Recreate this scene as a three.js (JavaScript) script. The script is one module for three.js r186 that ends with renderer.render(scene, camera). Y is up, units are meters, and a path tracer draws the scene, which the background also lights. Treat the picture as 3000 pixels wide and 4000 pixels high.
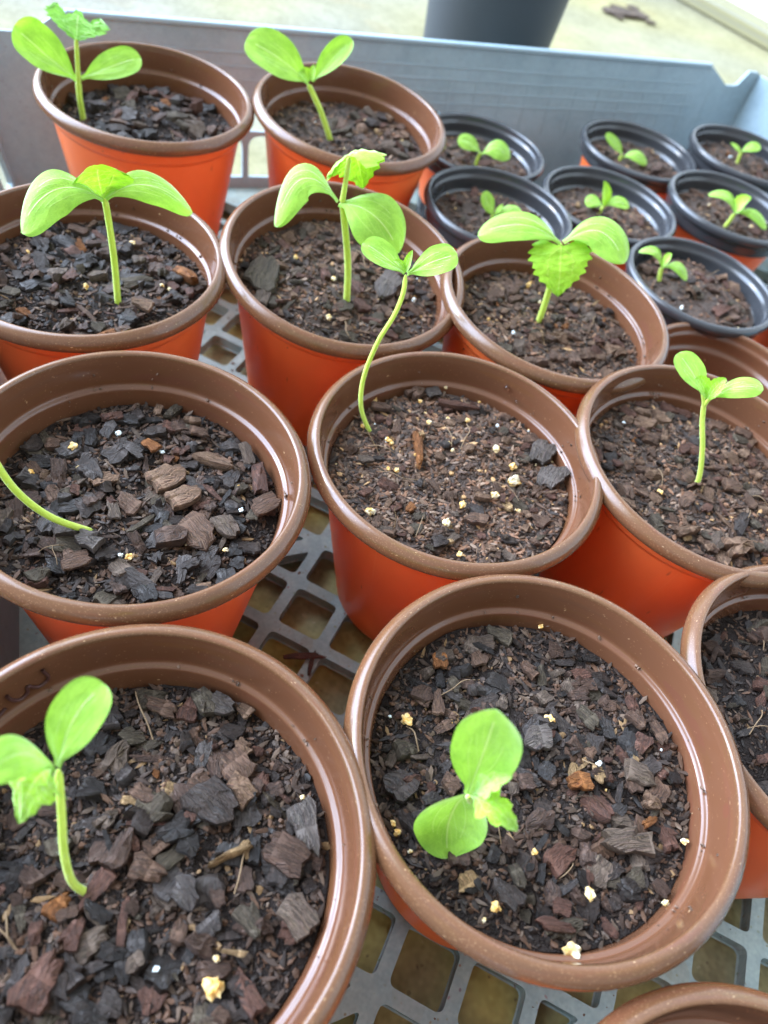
import * as THREE from 'three';
import { mergeGeometries, toCreasedNormals } from 'three/addons/utils/BufferGeometryUtils.js';
import { RoundedBoxGeometry } from 'three/addons/geometries/RoundedBoxGeometry.js';
import { ImprovedNoise } from 'three/addons/math/ImprovedNoise.js';

// ---------------------------------------------------------------- camera, sky, sun, exposure
const scene = new THREE.Scene();
const FLOOR = 0.014;                       // top of the tray floor above the ground
const camera = new THREE.PerspectiveCamera(71.36, 0.75, 0.01, 120);
camera.position.set(0, 0.2482 + FLOOR, 0);
camera.rotation.set(-0.88526, 0, 0.31354, 'XYZ');
camera.focus = 0.20;
camera.userData.fStop = 13;
scene.add(camera);

const SUN = new THREE.Vector3(-0.85, 0.52, -0.16).normalize();
const SKY_W = 512, SKY_H = 256;
{
  const data = new Float32Array(SKY_W * SKY_H * 4);
  const d = new THREE.Vector3();
  for (let j = 0; j < SKY_H; j++) for (let i = 0; i < SKY_W; i++) {
    const el = ((j + 0.5) / SKY_H - 0.5) * Math.PI, az = ((i + 0.5) / SKY_W - 0.5) * 2 * Math.PI;
    d.set(Math.cos(el) * Math.cos(az), Math.sin(el), Math.cos(el) * Math.sin(az));
    const up = Math.max(0, d.y), k = Math.max(0, d.dot(SUN));
    const open = THREE.MathUtils.smootherstep(k, 0.66, 0.98);   // the bright haze round the veiled sun
    const bright = 0.40 + 0.24 * Math.sqrt(up) + 8.6 * open;
    const s = THREE.MathUtils.smoothstep(d.y, -0.06, 0.02);
    const o = (j * SKY_W + i) * 4;
    data[o] = THREE.MathUtils.lerp(0.32, bright * (0.97 - 0.19 * open), s);
    data[o + 1] = THREE.MathUtils.lerp(0.31, bright, s);
    data[o + 2] = THREE.MathUtils.lerp(0.27, bright * (1.02 + 0.34 * open), s);
    data[o + 3] = 1;
  }
  const sky = new THREE.DataTexture(data, SKY_W, SKY_H, THREE.RGBAFormat, THREE.FloatType);
  sky.mapping = THREE.EquirectangularReflectionMapping;
  sky.magFilter = sky.minFilter = THREE.LinearFilter;
  sky.needsUpdate = true;
  scene.background = sky;
  scene.environment = sky;
}
const sun = new THREE.DirectionalLight(0xfff2de, 1.1);
sun.position.copy(SUN).multiplyScalar(3);
sun.castShadow = true;
sun.shadow.radius = 30;
Object.assign(sun.shadow.camera, { left: -1, right: 1, top: 1, bottom: -1, near: 0.1, far: 8 });
sun.shadow.mapSize.set(2048, 2048);
scene.add(sun, sun.target);

const renderer = new THREE.WebGLRenderer({ antialias: true });
renderer.toneMapping = THREE.LinearToneMapping;
renderer.toneMappingExposure = 1.72;
renderer.outputColorSpace = THREE.SRGBColorSpace;
renderer.shadowMap.enabled = true;
renderer.shadowMap.type = THREE.PCFSoftShadowMap;
renderer.setSize(768, 1024);

// ---------------------------------------------------------------- helpers
let seedState = 20240611;
function rnd() { seedState = (seedState + 0x6d2b79f5) | 0; let t = Math.imul(seedState ^ (seedState >>> 15), 1 | seedState); t = (t + Math.imul(t ^ (t >>> 7), 61 | t)) ^ t; return ((t ^ (t >>> 14)) >>> 0) / 4294967296; }
const rr = (a, b) => a + (b - a) * rnd();
const pick = (a) => a[Math.floor(rnd() * a.length)];
const noise3 = new ImprovedNoise();
const V = (x, y, z) => new THREE.Vector3(x, y, z);
const used = new Map();
function numbered(name) {
  const n = used.get(name) || 0; used.set(name, n + 1);
  return n ? `${name}_${String(n).padStart(3, '0')}` : name;
}
function tag(o, label, category, group, kind) {
  o.userData.label = label;
  if (category) o.userData.category = category;
  if (group) o.userData.group = group;
  if (kind) o.userData.kind = kind;
  return o;
}
function part(name, geometry, material, parent) {
  const m = new THREE.Mesh(geometry, material);
  m.name = name; m.castShadow = m.receiveShadow = true;
  parent.add(m);
  return m;
}
function thing(name, x, y, z, parent = scene) {
  const g = new THREE.Group(); g.name = numbered(name); g.position.set(x, y, z); parent.add(g);
  return g;
}
function single(name, geometry, material) {
  const m = new THREE.Mesh(geometry, material);
  m.name = numbered(name); m.castShadow = m.receiveShadow = true; scene.add(m);
  return m;
}
function canvasTexture(w, h, paint, { srgb = true, repeat = null } = {}) {
  const c = document.createElement('canvas'); c.width = w; c.height = h;
  paint(c.getContext('2d'), w, h);
  const t = new THREE.CanvasTexture(c);
  t.wrapS = t.wrapT = THREE.RepeatWrapping;
  if (srgb) t.colorSpace = THREE.SRGBColorSpace;
  if (repeat) t.repeat.set(...repeat);
  t.anisotropy = 8;
  return t;
}
const lin = (r, g, b) => new THREE.Color().setRGB(r, g, b);
const css = (r, g, b, a = 1) => `rgba(${r | 0},${g | 0},${b | 0},${a})`;
// seamless value noise, layered
function noiseTile(w, h, octaves, seed) {
  const out = new Float32Array(w * h);
  let s = seed; const r = () => { s = (s * 1664525 + 1013904223) >>> 0; return s / 4294967296; };
  for (const [cells, amp] of octaves) {
    const g = new Float32Array(cells * cells); for (let i = 0; i < g.length; i++) g[i] = r() * 2 - 1;
    for (let y = 0; y < h; y++) for (let x = 0; x < w; x++) {
      const fx = x / w * cells, fy = y / h * cells, ix = Math.floor(fx), iy = Math.floor(fy);
      let u = fx - ix, v = fy - iy; u = u * u * (3 - 2 * u); v = v * v * (3 - 2 * v);
      const a = g[(iy % cells) * cells + ix % cells], b = g[(iy % cells) * cells + (ix + 1) % cells];
      const c = g[((iy + 1) % cells) * cells + ix % cells], d = g[((iy + 1) % cells) * cells + (ix + 1) % cells];
      out[y * w + x] += amp * ((a * (1 - u) + b * u) * (1 - v) + (c * (1 - u) + d * u) * v);
    }
  }
  return out;
}
function noisePaint(octaves, seed, colour) {
  return (ctx, w, h) => {
    const n = noiseTile(w, h, octaves, seed), im = ctx.createImageData(w, h);
    for (let i = 0; i < w * h; i++) {
      const c = colour(n[i], i % w, Math.floor(i / w));
      im.data[i * 4] = c[0]; im.data[i * 4 + 1] = c[1]; im.data[i * 4 + 2] = c[2]; im.data[i * 4 + 3] = 255;
    }
    ctx.putImageData(im, 0, 0);
  };
}

// ---------------------------------------------------------------- materials
const fineBump = canvasTexture(256, 256, noisePaint([[16, 0.4], [48, 0.4], [128, 0.5]], 5, (n) => { const v = 128 + n * 90; return [v, v, v]; }), { srgb: false });
const M = {};
const orangeMap = canvasTexture(1024, 512, (ctx, w, h) => {
  noisePaint([[4, 0.4], [13, 0.4], [60, 0.3]], 63, (n, x, y) => { const t = n * 9 - 8 * Math.max(0, (y / h - 0.82) * 5); return [227 + t, 113 + t * 0.9, 60 + t * 0.7]; })(ctx, w, h);
  for (let i = 0; i < 110; i++) { ctx.strokeStyle = css(240, 176, 130, rr(0.1, 0.4)); ctx.lineWidth = rr(0.5, 1.5); const x = rnd() * w, y = rnd() * h; ctx.beginPath(); ctx.moveTo(x, y); ctx.lineTo(x + rr(-24, 24), y + rr(-50, 50)); ctx.stroke(); }
  for (let i = 0; i < 260; i++) { ctx.fillStyle = css(rr(60, 120), rr(40, 70), rr(25, 45), rr(0.2, 0.7)); ctx.beginPath(); ctx.ellipse(rnd() * w, h - h * Math.pow(rnd(), 1.6), rr(0.5, 2.2), rr(0.5, 1.6), 0, 0, 7); ctx.fill(); }
  for (let i = 0; i < 30; i++) { ctx.fillStyle = css(190, 120, 90, rr(0.05, 0.16)); ctx.beginPath(); ctx.ellipse(rnd() * w, rnd() * h, rr(8, 50), rr(6, 40), rnd() * 3, 0, 7); ctx.fill(); }
});
M.orange = new THREE.MeshPhysicalMaterial({ map: orangeMap, roughness: 0.36, specularIntensity: 0.5, bumpMap: fineBump, bumpScale: 0.00003 });
function dustTexture(w, h, base, count, seed) {
  return canvasTexture(w, h, (ctx) => {
    ctx.fillStyle = css(...base); ctx.fillRect(0, 0, w, h);
    let s = seed; const r = () => { s = (s * 1664525 + 1013904223) >>> 0; return s / 4294967296; };
    for (let i = 0; i < 260; i++) { ctx.fillStyle = css(base[0] + (r() - 0.5) * 26, base[1] + (r() - 0.5) * 22, base[2] + (r() - 0.5) * 18, 0.16); ctx.beginPath(); ctx.ellipse(r() * w, r() * h, 10 + r() * 60, 3 + r() * 12, 0, 0, 7); ctx.fill(); }
    for (let i = 0; i < count; i++) {
      const x = r() * w, y = r() * h, k = r(), big = r() < 0.03 ? 2 : 0.8;
      const t = 0.25 + r() * 0.55;
      ctx.fillStyle = css(base[0] + (232 - base[0]) * t, base[1] + (202 - base[1]) * t, base[2] + (158 - base[2]) * t, 0.5 + 0.4 * r());
      ctx.save(); ctx.translate(x, y); ctx.rotate(k * 6.3);
      ctx.fillRect(0, 0, (0.8 + r() * 1.9) * big, (0.6 + r() * 0.8) * big);
      ctx.restore();
    }
  });
}
const rimDust = dustTexture(2048, 160, [96, 65, 44], 9500, 11);
const wallDust = dustTexture(1536, 640, [96, 62, 43], 3800, 12);
const scuff = canvasTexture(1024, 256, (ctx, w, h) => {
  noisePaint([[5, 0.4], [18, 0.35], [70, 0.3]], 91, (n) => { const v = 150 + n * 70; return [v, v, v]; })(ctx, w, h);
  for (let i = 0; i < 170; i++) { ctx.strokeStyle = css(250, 250, 250, rr(0.1, 0.5)); ctx.lineWidth = rr(0.5, 1.6); const x = rnd() * w, y = rnd() * h; ctx.beginPath(); ctx.moveTo(x, y); ctx.lineTo(x + rr(-90, 90), y + rr(-8, 8)); ctx.stroke(); }
  for (let i = 0; i < 60; i++) { ctx.fillStyle = css(255, 255, 255, rr(0.1, 0.4)); ctx.beginPath(); ctx.ellipse(rnd() * w, rnd() * h, rr(3, 26), rr(2, 9), rnd() * 3, 0, 7); ctx.fill(); }
}, { srgb: false });
M.rim = new THREE.MeshPhysicalMaterial({ map: rimDust, roughness: 0.30, roughnessMap: scuff, specularIntensity: 1, bumpMap: fineBump, bumpScale: 0.00003 });
M.inner = new THREE.MeshPhysicalMaterial({ map: wallDust, roughness: 0.28, roughnessMap: scuff, specularIntensity: 1, bumpMap: fineBump, bumpScale: 0.00003 });
M.black = new THREE.MeshPhysicalMaterial({ color: lin(0.036, 0.038, 0.042), roughness: 0.17, specularIntensity: 1 });
M.bigBlack = new THREE.MeshPhysicalMaterial({ color: lin(0.030, 0.036, 0.041), roughness: 0.55 });
const trayMap = canvasTexture(1024, 1024, (ctx, w, h) => {
  noisePaint([[5, 0.4], [17, 0.35], [70, 0.3], [240, 0.3]], 57, (n) => { const t = n * 12; return [138 + t, 159 + t, 169 + t]; })(ctx, w, h);
  for (let i = 0; i < 260; i++) { ctx.strokeStyle = css(200, 206, 206, rr(0.06, 0.3)); ctx.lineWidth = rr(0.4, 1.4); const x = rnd() * w, y = rnd() * h; ctx.beginPath(); ctx.moveTo(x, y); ctx.lineTo(x + rr(-50, 50), y + rr(-50, 50)); ctx.stroke(); }
  for (let i = 0; i < 700; i++) { ctx.fillStyle = css(90, 72, 52, rr(0.1, 0.6)); ctx.fillRect(rnd() * w, rnd() * h, rr(1, 3.5), rr(1, 3)); }
}, { repeat: [5, 5] });
const latticeMap = canvasTexture(1024, 1024, (ctx, w, h) => {
  noisePaint([[6, 0.5], [21, 0.4], [70, 0.3], [240, 0.4]], 58, (n) => { const t = n * 17; return [126 + t * 1.05, 143 + t, 140 + t * 0.85]; })(ctx, w, h);
  for (let i = 0; i < 1500; i++) { ctx.fillStyle = css(rr(70, 130), rr(55, 100), rr(35, 75), rr(0.15, 0.7)); ctx.beginPath(); ctx.ellipse(rnd() * w, rnd() * h, rr(0.7, 3), rr(0.7, 2.2), rnd() * 3, 0, 7); ctx.fill(); }
  for (let i = 0; i < 60; i++) { ctx.fillStyle = css(118, 100, 70, rr(0.06, 0.2)); ctx.beginPath(); ctx.ellipse(rnd() * w, rnd() * h, rr(8, 50), rr(6, 34), rnd() * 3, 0, 7); ctx.fill(); }
}, { repeat: [5, 5] });
M.tray = new THREE.MeshPhysicalMaterial({ map: trayMap, roughness: 0.42, bumpMap: fineBump, bumpScale: 0.00006 });
M.lattice = new THREE.MeshPhysicalMaterial({ map: latticeMap, roughness: 0.6, bumpMap: fineBump, bumpScale: 0.00008 });

const barkMap = canvasTexture(256, 256, (ctx, w, h) => {
  ctx.fillStyle = css(205, 200, 196); ctx.fillRect(0, 0, w, h);
  for (let i = 0; i < 900; i++) { const v = rr(40, 255), y = rnd() * h, x = rnd() * w; ctx.strokeStyle = css(v, v * rr(0.88, 1), v * rr(0.78, 1), rr(0.25, 0.75)); ctx.lineWidth = rr(0.6, 3); ctx.beginPath(); ctx.moveTo(x, y); ctx.bezierCurveTo(x + 20, y + rr(-5, 5), x + 40, y + rr(-6, 6), x + rr(30, 110), y + rr(-8, 8)); ctx.stroke(); }
  for (let i = 0; i < 500; i++) { const v = rr(20, 255); ctx.fillStyle = css(v, v * 0.9, v * 0.8, rr(0.3, 0.8)); ctx.fillRect(rnd() * w, rnd() * h, rr(1, 4), rr(1, 3)); }
});
const barkBump = canvasTexture(256, 256, (ctx, w, h) => {
  ctx.fillStyle = css(128, 128, 128); ctx.fillRect(0, 0, w, h);
  for (let i = 0; i < 1300; i++) { const v = rr(20, 240), y = rnd() * h, x = rnd() * w; ctx.strokeStyle = css(v, v, v, rr(0.2, 0.6)); ctx.lineWidth = rr(0.6, 3.4); ctx.beginPath(); ctx.moveTo(x, y); ctx.lineTo(x + rr(8, 70), y + rr(-6, 6)); ctx.stroke(); }
}, { srgb: false });
function bark(r, g, b, rough, spec = 0.6) { return new THREE.MeshPhysicalMaterial({ color: lin(r, g, b), map: barkMap, bumpMap: barkBump, bumpScale: 0.0007, roughness: rough, specularIntensity: spec }); }
const BARK = {
  dark: bark(0.052, 0.035, 0.027, 0.55, 0.7), brown: bark(0.165, 0.096, 0.062, 0.66), tan: bark(0.27, 0.175, 0.118, 0.75, 0.4), grey: bark(0.17, 0.128, 0.098, 0.7, 0.5), slate: bark(0.130, 0.110, 0.098, 0.62),
  red: bark(0.155, 0.072, 0.048, 0.68), olive: bark(0.120, 0.100, 0.072, 0.72, 0.4), purple: bark(0.115, 0.068, 0.048, 0.6), orange: bark(0.34, 0.14, 0.045, 0.7, 0.4), pale: bark(0.52, 0.36, 0.19, 0.8, 0.3), blue: bark(0.082, 0.066, 0.060, 0.5, 0.9), black: bark(0.030, 0.022, 0.018, 0.5, 0.8),
};
const BARK_WET = [BARK.dark, BARK.dark, BARK.black, BARK.black, BARK.purple, BARK.purple, BARK.brown, BARK.blue, BARK.red, BARK.olive, BARK.grey];
const BARK_DRY = [BARK.brown, BARK.brown, BARK.red, BARK.tan, BARK.tan, BARK.grey, BARK.dark, BARK.red, BARK.olive, BARK.brown];
const BARK_PALE = [BARK.orange, BARK.pale, BARK.tan];
M.soilWet = new THREE.MeshPhysicalMaterial({ color: lin(0.016, 0.011, 0.009), roughness: 0.85, specularIntensity: 0.4, bumpMap: fineBump, bumpScale: 0.0012 });
M.soilDry = new THREE.MeshPhysicalMaterial({ color: lin(0.050, 0.032, 0.023), roughness: 0.85, bumpMap: fineBump, bumpScale: 0.0012 });
M.crumb = new THREE.MeshPhysicalMaterial({ color: 0xffffff, roughness: 0.6, specularIntensity: 0.6 });
const perliteMap = canvasTexture(64, 64, noisePaint([[4, 0.5], [9, 0.4], [24, 0.3]], 77, (n) => { const t = THREE.MathUtils.clamp(0.35 + n, 0, 1); return [246 - 22 * t, 238 - 60 * t, 216 - 120 * t]; }));
M.perlite = [new THREE.MeshPhysicalMaterial({ color: lin(0.72, 0.70, 0.63), map: perliteMap, roughness: 0.85 }), new THREE.MeshPhysicalMaterial({ color: lin(0.74, 0.60, 0.36), map: perliteMap, roughness: 0.8 }), new THREE.MeshPhysicalMaterial({ color: lin(0.62, 0.68, 0.68), roughness: 0.8 })];
M.twig = new THREE.MeshPhysicalMaterial({ color: lin(0.20, 0.13, 0.07), roughness: 0.8 });

// leaves: pale veins on green, a little mottled; u runs along the leaf, v across it
function leafTexture(base, vein, seed, serrate) {
  return canvasTexture(512, 256, (ctx, w, h) => {
    noisePaint([[5, 0.5], [14, 0.4], [60, 0.3], [128, 0.3]], seed, (n) => { const t = n * 20; return [base[0] + t * 1.05, base[1] + t, base[2] + t * 0.8]; })(ctx, w, h);
    const line = (pts, lw, a) => { ctx.strokeStyle = css(...vein, a); ctx.lineWidth = lw; ctx.lineCap = 'round'; ctx.beginPath(); ctx.moveTo(pts[0], pts[1]); ctx.bezierCurveTo(...pts.slice(2)); ctx.stroke(); };
    for (const k of [3, 1]) {
      const a = k > 1 ? 0.14 : 0.62;
      line([0, 128, 150, 126, 300, 131, 440, 127], 5 * k, a);
      for (const s of [-1, 1]) {
        line([20, 128, 70, 128 + s * 50, 190, 128 + s * 62, 330, 128 + s * 60], 3 * k, a * (serrate ? 0.9 : 0.5));
        line([150, 128, 210, 128 + s * 16, 270, 128 + s * 40, 350, 128 + s * 44], 2 * k, a * 0.4);
        line([255, 128, 300, 128 + s * 12, 350, 128 + s * 26, 420, 128 + s * 30], 2 * k, a * 0.35);
        if (serrate) for (let i = 0; i < 6; i++) { line([50 + i * 66, 128, 80 + i * 66, 128 + s * 40, 100 + i * 66, 128 + s * 70, 130 + i * 66, 128 + s * 118], 2.2 * k, a * 0.7); line([80 + i * 66, 128 + s * 42, 110 + i * 66, 128 + s * 44, 130 + i * 66, 128 + s * 60, 150 + i * 66, 128 + s * 66], 1.4 * k, a * 0.5); }
      }
    }
  });
}
function leafMaterial(tex, tint, trans) {
  return new THREE.MeshPhysicalMaterial({ color: tint, map: tex, side: THREE.DoubleSide, roughness: 0.95, transmission: trans, thickness: 0, clearcoat: 0.2, clearcoatRoughness: 0.4, bumpMap: tex, bumpScale: 0.0009 });
}
const texCot = leafTexture([148, 200, 50], [208, 234, 132], 31, false), texTrue = leafTexture([152, 206, 34], [206, 234, 104], 32, true);
M.cotyledon = leafMaterial(texCot, lin(1, 1, 1), 0.5);
M.true = leafMaterial(texTrue, lin(1, 1, 1), 0.42);
M.minty = leafMaterial(leafTexture([128, 192, 70], [200, 234, 156], 33, true), lin(1, 1, 1), 0.35);
const stemMap = canvasTexture(64, 256, noisePaint([[6, 0.5], [20, 0.4], [60, 0.3]], 41, (n) => [198 + n * 18, 220 + n * 14, 88 + n * 18]));
M.stem = new THREE.MeshPhysicalMaterial({ map: stemMap, roughness: 0.95, transmission: 0.3, thickness: 0, clearcoat: 0.3, clearcoatRoughness: 0.45 });
M.hair = new THREE.MeshPhysicalMaterial({ color: lin(0.6, 0.72, 0.5), roughness: 0.9 });

// ---------------------------------------------------------------- the setting: ground, patch under the tray, kerb, wall
const groundMap = canvasTexture(1024, 1024, (ctx, w, h) => {
  const n2 = noiseTile(w, h, [[3, 0.6], [7, 0.5]], 8);
  noisePaint([[6, 0.35], [20, 0.35], [70, 0.3], [256, 0.45]], 7, (n, x, y) => { const t = n * 17, m = n2[y * w + x]; return [124 + t + m * 10, 121 + t + m * 6, 96 + t - m * 14]; })(ctx, w, h);
  for (let i = 0; i < 420; i++) { ctx.fillStyle = css(rr(90, 150), rr(80, 130), rr(60, 95), rr(0.08, 0.4)); ctx.beginPath(); ctx.ellipse(rnd() * w, rnd() * h, rr(0.6, 4), rr(0.6, 3), rnd() * 3, 0, 7); ctx.fill(); }
  for (let i = 0; i < 26; i++) { ctx.fillStyle = css(150, 120, 70, rr(0.04, 0.12)); ctx.beginPath(); ctx.ellipse(rnd() * w, rnd() * h, rr(10, 70), rr(6, 40), rnd() * 3, 0, 7); ctx.fill(); }
}, { repeat: [90, 90] });
{
  const g = new THREE.PlaneGeometry(60, 60); g.rotateX(-Math.PI / 2);
  const m = new THREE.MeshStandardMaterial({ map: groundMap, roughness: 0.9, bumpMap: groundMap, bumpScale: 0.0008 });
  tag(single('ground', g, m), 'cream concrete ground with fine brown stains beyond the grey tray', 'ground', null, 'structure');
}
const TRAY_X = -0.14458, TRAY_Z = -0.42992, TRAY_TURN = 34.4 * Math.PI / 180;
const U = 0.05;                            // drawing unit: one pot radius
{                                          // thin irregular sheet over the tray's footprint, mottled ochre with specks
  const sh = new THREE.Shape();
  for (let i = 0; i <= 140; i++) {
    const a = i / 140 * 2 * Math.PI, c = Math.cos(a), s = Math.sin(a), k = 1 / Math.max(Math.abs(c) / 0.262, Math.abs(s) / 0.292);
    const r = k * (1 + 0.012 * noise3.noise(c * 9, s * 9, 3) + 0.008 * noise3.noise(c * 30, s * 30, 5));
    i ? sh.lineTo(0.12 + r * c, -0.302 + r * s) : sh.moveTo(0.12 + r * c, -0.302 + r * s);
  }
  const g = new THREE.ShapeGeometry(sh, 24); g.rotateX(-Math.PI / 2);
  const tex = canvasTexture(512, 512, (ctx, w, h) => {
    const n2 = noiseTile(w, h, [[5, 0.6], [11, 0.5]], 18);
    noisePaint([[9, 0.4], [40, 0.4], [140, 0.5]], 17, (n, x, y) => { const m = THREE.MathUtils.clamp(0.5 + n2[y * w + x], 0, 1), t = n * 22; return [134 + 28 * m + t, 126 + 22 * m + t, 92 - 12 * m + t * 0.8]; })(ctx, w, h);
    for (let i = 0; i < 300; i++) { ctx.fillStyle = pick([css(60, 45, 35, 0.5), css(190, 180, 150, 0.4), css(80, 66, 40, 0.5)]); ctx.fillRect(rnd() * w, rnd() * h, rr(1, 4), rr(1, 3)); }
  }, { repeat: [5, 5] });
  const m = tag(single('under_tray_patch', g, new THREE.MeshStandardMaterial({ map: tex, roughness: 0.75, bumpMap: tex, bumpScale: 0.0008 })), 'mottled ochre ground patch seen through the holes of the tray floor', 'ground', null, 'structure');
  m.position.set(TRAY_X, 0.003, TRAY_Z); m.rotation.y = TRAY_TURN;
}
const plaster = canvasTexture(512, 512, noisePaint([[8, 0.3], [40, 0.4], [160, 0.5]], 27, (n) => { const v = 226 + n * 12; return [v, v + 1, v - 2]; }), { repeat: [2, 2] });
{                                          // pale kerb and white wall, right of the tray
  const w = thing('house_wall', 3.36 * U, 0, -25.23 * U);
  w.rotation.y = Math.atan2(-2.15, 2.49);  // local x runs along the wall towards the viewer's right
  tag(w, 'white rendered wall with a pale yellowish kerb at its foot, top right', 'wall', null, 'structure');
  const kerbM = new THREE.MeshStandardMaterial({ map: groundMap.clone(), roughness: 0.85 }); kerbM.map.repeat.set(2, 2); kerbM.map.needsUpdate = true;
  const k = new RoundedBoxGeometry(5, 0.018, 0.05, 3, 0.004); k.translate(0.3, 0.009, -0.026);
  part('kerb', k, kerbM, w);
  const b = new THREE.BoxGeometry(5, 2.4, 0.2); b.translate(0.3, 1.2, -0.1 - 0.046);
  part('render_coat', b, new THREE.MeshStandardMaterial({ map: plaster, roughness: 0.9, bumpMap: plaster, bumpScale: 0.002 }), w);
}

// ---------------------------------------------------------------- the tray
const tray = thing('nursery_tray', TRAY_X, FLOOR, TRAY_Z);
tray.rotation.y = TRAY_TURN;
tag(tray, 'large grey plastic nursery tray with a lattice floor that holds all the pots', 'tray');
const S0 = -2.87, S1 = 7.55, D1 = 11.6, WT = 1.74, SL = -3.60;
function roundedPoly(pts, r) {             // closed path with rounded corners
  const p = new THREE.Path(), n = pts.length;
  for (let i = 0; i < n; i++) {
    const a = pts[(i + n - 1) % n], b = pts[i], c = pts[(i + 1) % n];
    const la = Math.hypot(a[0] - b[0], a[1] - b[1]), lc = Math.hypot(c[0] - b[0], c[1] - b[1]), k = Math.min(r, la * 0.45, lc * 0.45);
    const s = [b[0] + (a[0] - b[0]) / la * k, b[1] + (a[1] - b[1]) / la * k], e = [b[0] + (c[0] - b[0]) / lc * k, b[1] + (c[1] - b[1]) / lc * k];
    i ? p.lineTo(...s) : p.moveTo(...s);
    p.quadraticCurveTo(b[0], b[1], e[0], e[1]);
  }
  p.closePath();
  return p;
}
{
  const sh = new THREE.Shape(); sh.moveTo(S0, -0.02); sh.lineTo(S1, -0.02); sh.lineTo(S1, -D1); sh.lineTo(SL, -D1); sh.closePath();
  const P = 0.444, hw = 0.176, q = Math.SQRT1_2, toLocal = (g1, g2) => [(g1 - g2) * q, -(g1 + g2) * q];
  for (let i = -8; i < 48; i++) for (let j = -20; j < 34; j++) {
    const c1 = P * (i + 0.07), c2 = P * (j + 0.70), [x, y] = toLocal(c1, c2), m = hw * 1.42 + 0.1;
    if (x < S0 + (SL - S0) * (-y / D1) + m + 0.04 || x > S1 - m || y > -m - 0.05 || y < -D1 + m) continue;
    const at = (a, b) => toLocal(c1 + a, c2 + b);
    if (((i + 3 * j) % 11 + 11) % 11 === 4) {
      const g = 0.045;
      sh.holes.push(roundedPoly([at(-hw, -hw), at(hw - 2 * g, -hw), at(-hw, hw - 2 * g)], 0.045));
      sh.holes.push(roundedPoly([at(hw, hw), at(-hw + 2 * g, hw), at(hw, -hw + 2 * g)], 0.045));
    } else sh.holes.push(roundedPoly([at(-hw, -hw), at(hw, -hw), at(hw, hw), at(-hw, hw)], 0.05));
  }
  const g = new THREE.ExtrudeGeometry(sh, { depth: 0.10, bevelEnabled: true, bevelSize: 0.012, bevelThickness: 0.012, bevelSegments: 2, curveSegments: 4 });
  g.rotateX(-Math.PI / 2); g.scale(U, U, U); g.translate(0, -0.112 * U, 0);
  { const uv = g.attributes.uv, p = g.attributes.position; for (let i = 0; i < p.count; i++) uv.setXY(i, p.getX(i), p.getZ(i) + p.getY(i)); }
  part('floor_lattice', g, M.lattice, tray);
}
function trayWall(shape, name) {
  const g = new THREE.ExtrudeGeometry(shape, { depth: 0.045, bevelEnabled: true, bevelSize: 0.008, bevelThickness: 0.008, bevelSegments: 2, curveSegments: 6 });
  g.translate(0, 0, -0.045); g.scale(U, U, U);
  { const uv = g.attributes.uv, p = g.attributes.position; for (let i = 0; i < p.count; i++) uv.setXY(i, p.getX(i) + p.getZ(i), p.getY(i)); }
  return part(name, g, M.tray, tray);
}
const slot = (x0, x1, y0, y1, top) => {
  const p = new THREE.Path(), k = top; p.moveTo(x0, y0); p.lineTo(x1, y0); p.lineTo(x1, y1 - k); p.quadraticCurveTo(x1, y1, x1 - k, y1); p.lineTo(x0 + k, y1); p.quadraticCurveTo(x0, y1, x0, y1 - k); p.closePath(); return p;
};
{                                          // far wall: notched top corners, two rows of vents low down at its left half
  const sh = new THREE.Shape();
  const topPts = [[S0, -0.27], [S1 - 0.08, -0.27], [S1 + 0.30, 1.66], [S1 + 0.2, 1.71], [7.60, 1.71], [7.54, 1.63], [7.46, 1.53], [7.40, 1.51], [7.22, 1.51], [7.14, 1.56], [6.86, 1.72], [6.78, WT], [-2.02, WT], [-2.16, 1.70], [-2.36, 1.58], [-2.46, 1.545], [-2.98, 1.545]];
  topPts.forEach((p, i) => i ? sh.lineTo(...p) : sh.moveTo(...p)); sh.closePath();
  for (let i = 0; i < 6; i++) {
    const x0 = -1.48 + i * 0.665 + 0.04, x1 = x0 + 0.60;
    sh.holes.push(slot(x0, x1, 0.12, 0.62, 0.16)); sh.holes.push(slot(x0, x1, 0.66, 1.0, 0.05));
  }
  const back = trayWall(sh, 'far_wall'); back.rotation.x = -8.8 * Math.PI / 180;
  const lipM = new RoundedBoxGeometry(8.84 * U, 0.055 * U, 0.13 * U, 3, 0.02 * U); lipM.translate((6.78 - 2.02) / 2 * U, (WT + 0.012) * U, -0.02 * U);
  part('rolled_lip', lipM, M.tray, back);
  for (let i = 0; i < 13; i++) { const r = new RoundedBoxGeometry(0.035 * U, 0.62 * U, 0.009 * U, 1, 0.004 * U); r.translate((2.55 + i * 0.40) * U, 1.05 * U, 0.008 * U); if (i < 12) part('relief_rib', r, M.tray, back); }
  for (let i = 0; i < 4; i++) { const r = new RoundedBoxGeometry(8.6 * U, 0.03 * U, 0.009 * U, 1, 0.004 * U); r.translate(2.35 * U, (1.08 + i * 0.14) * U, 0.0095 * U); part('relief_rib', r, M.tray, back); }
}
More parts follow.
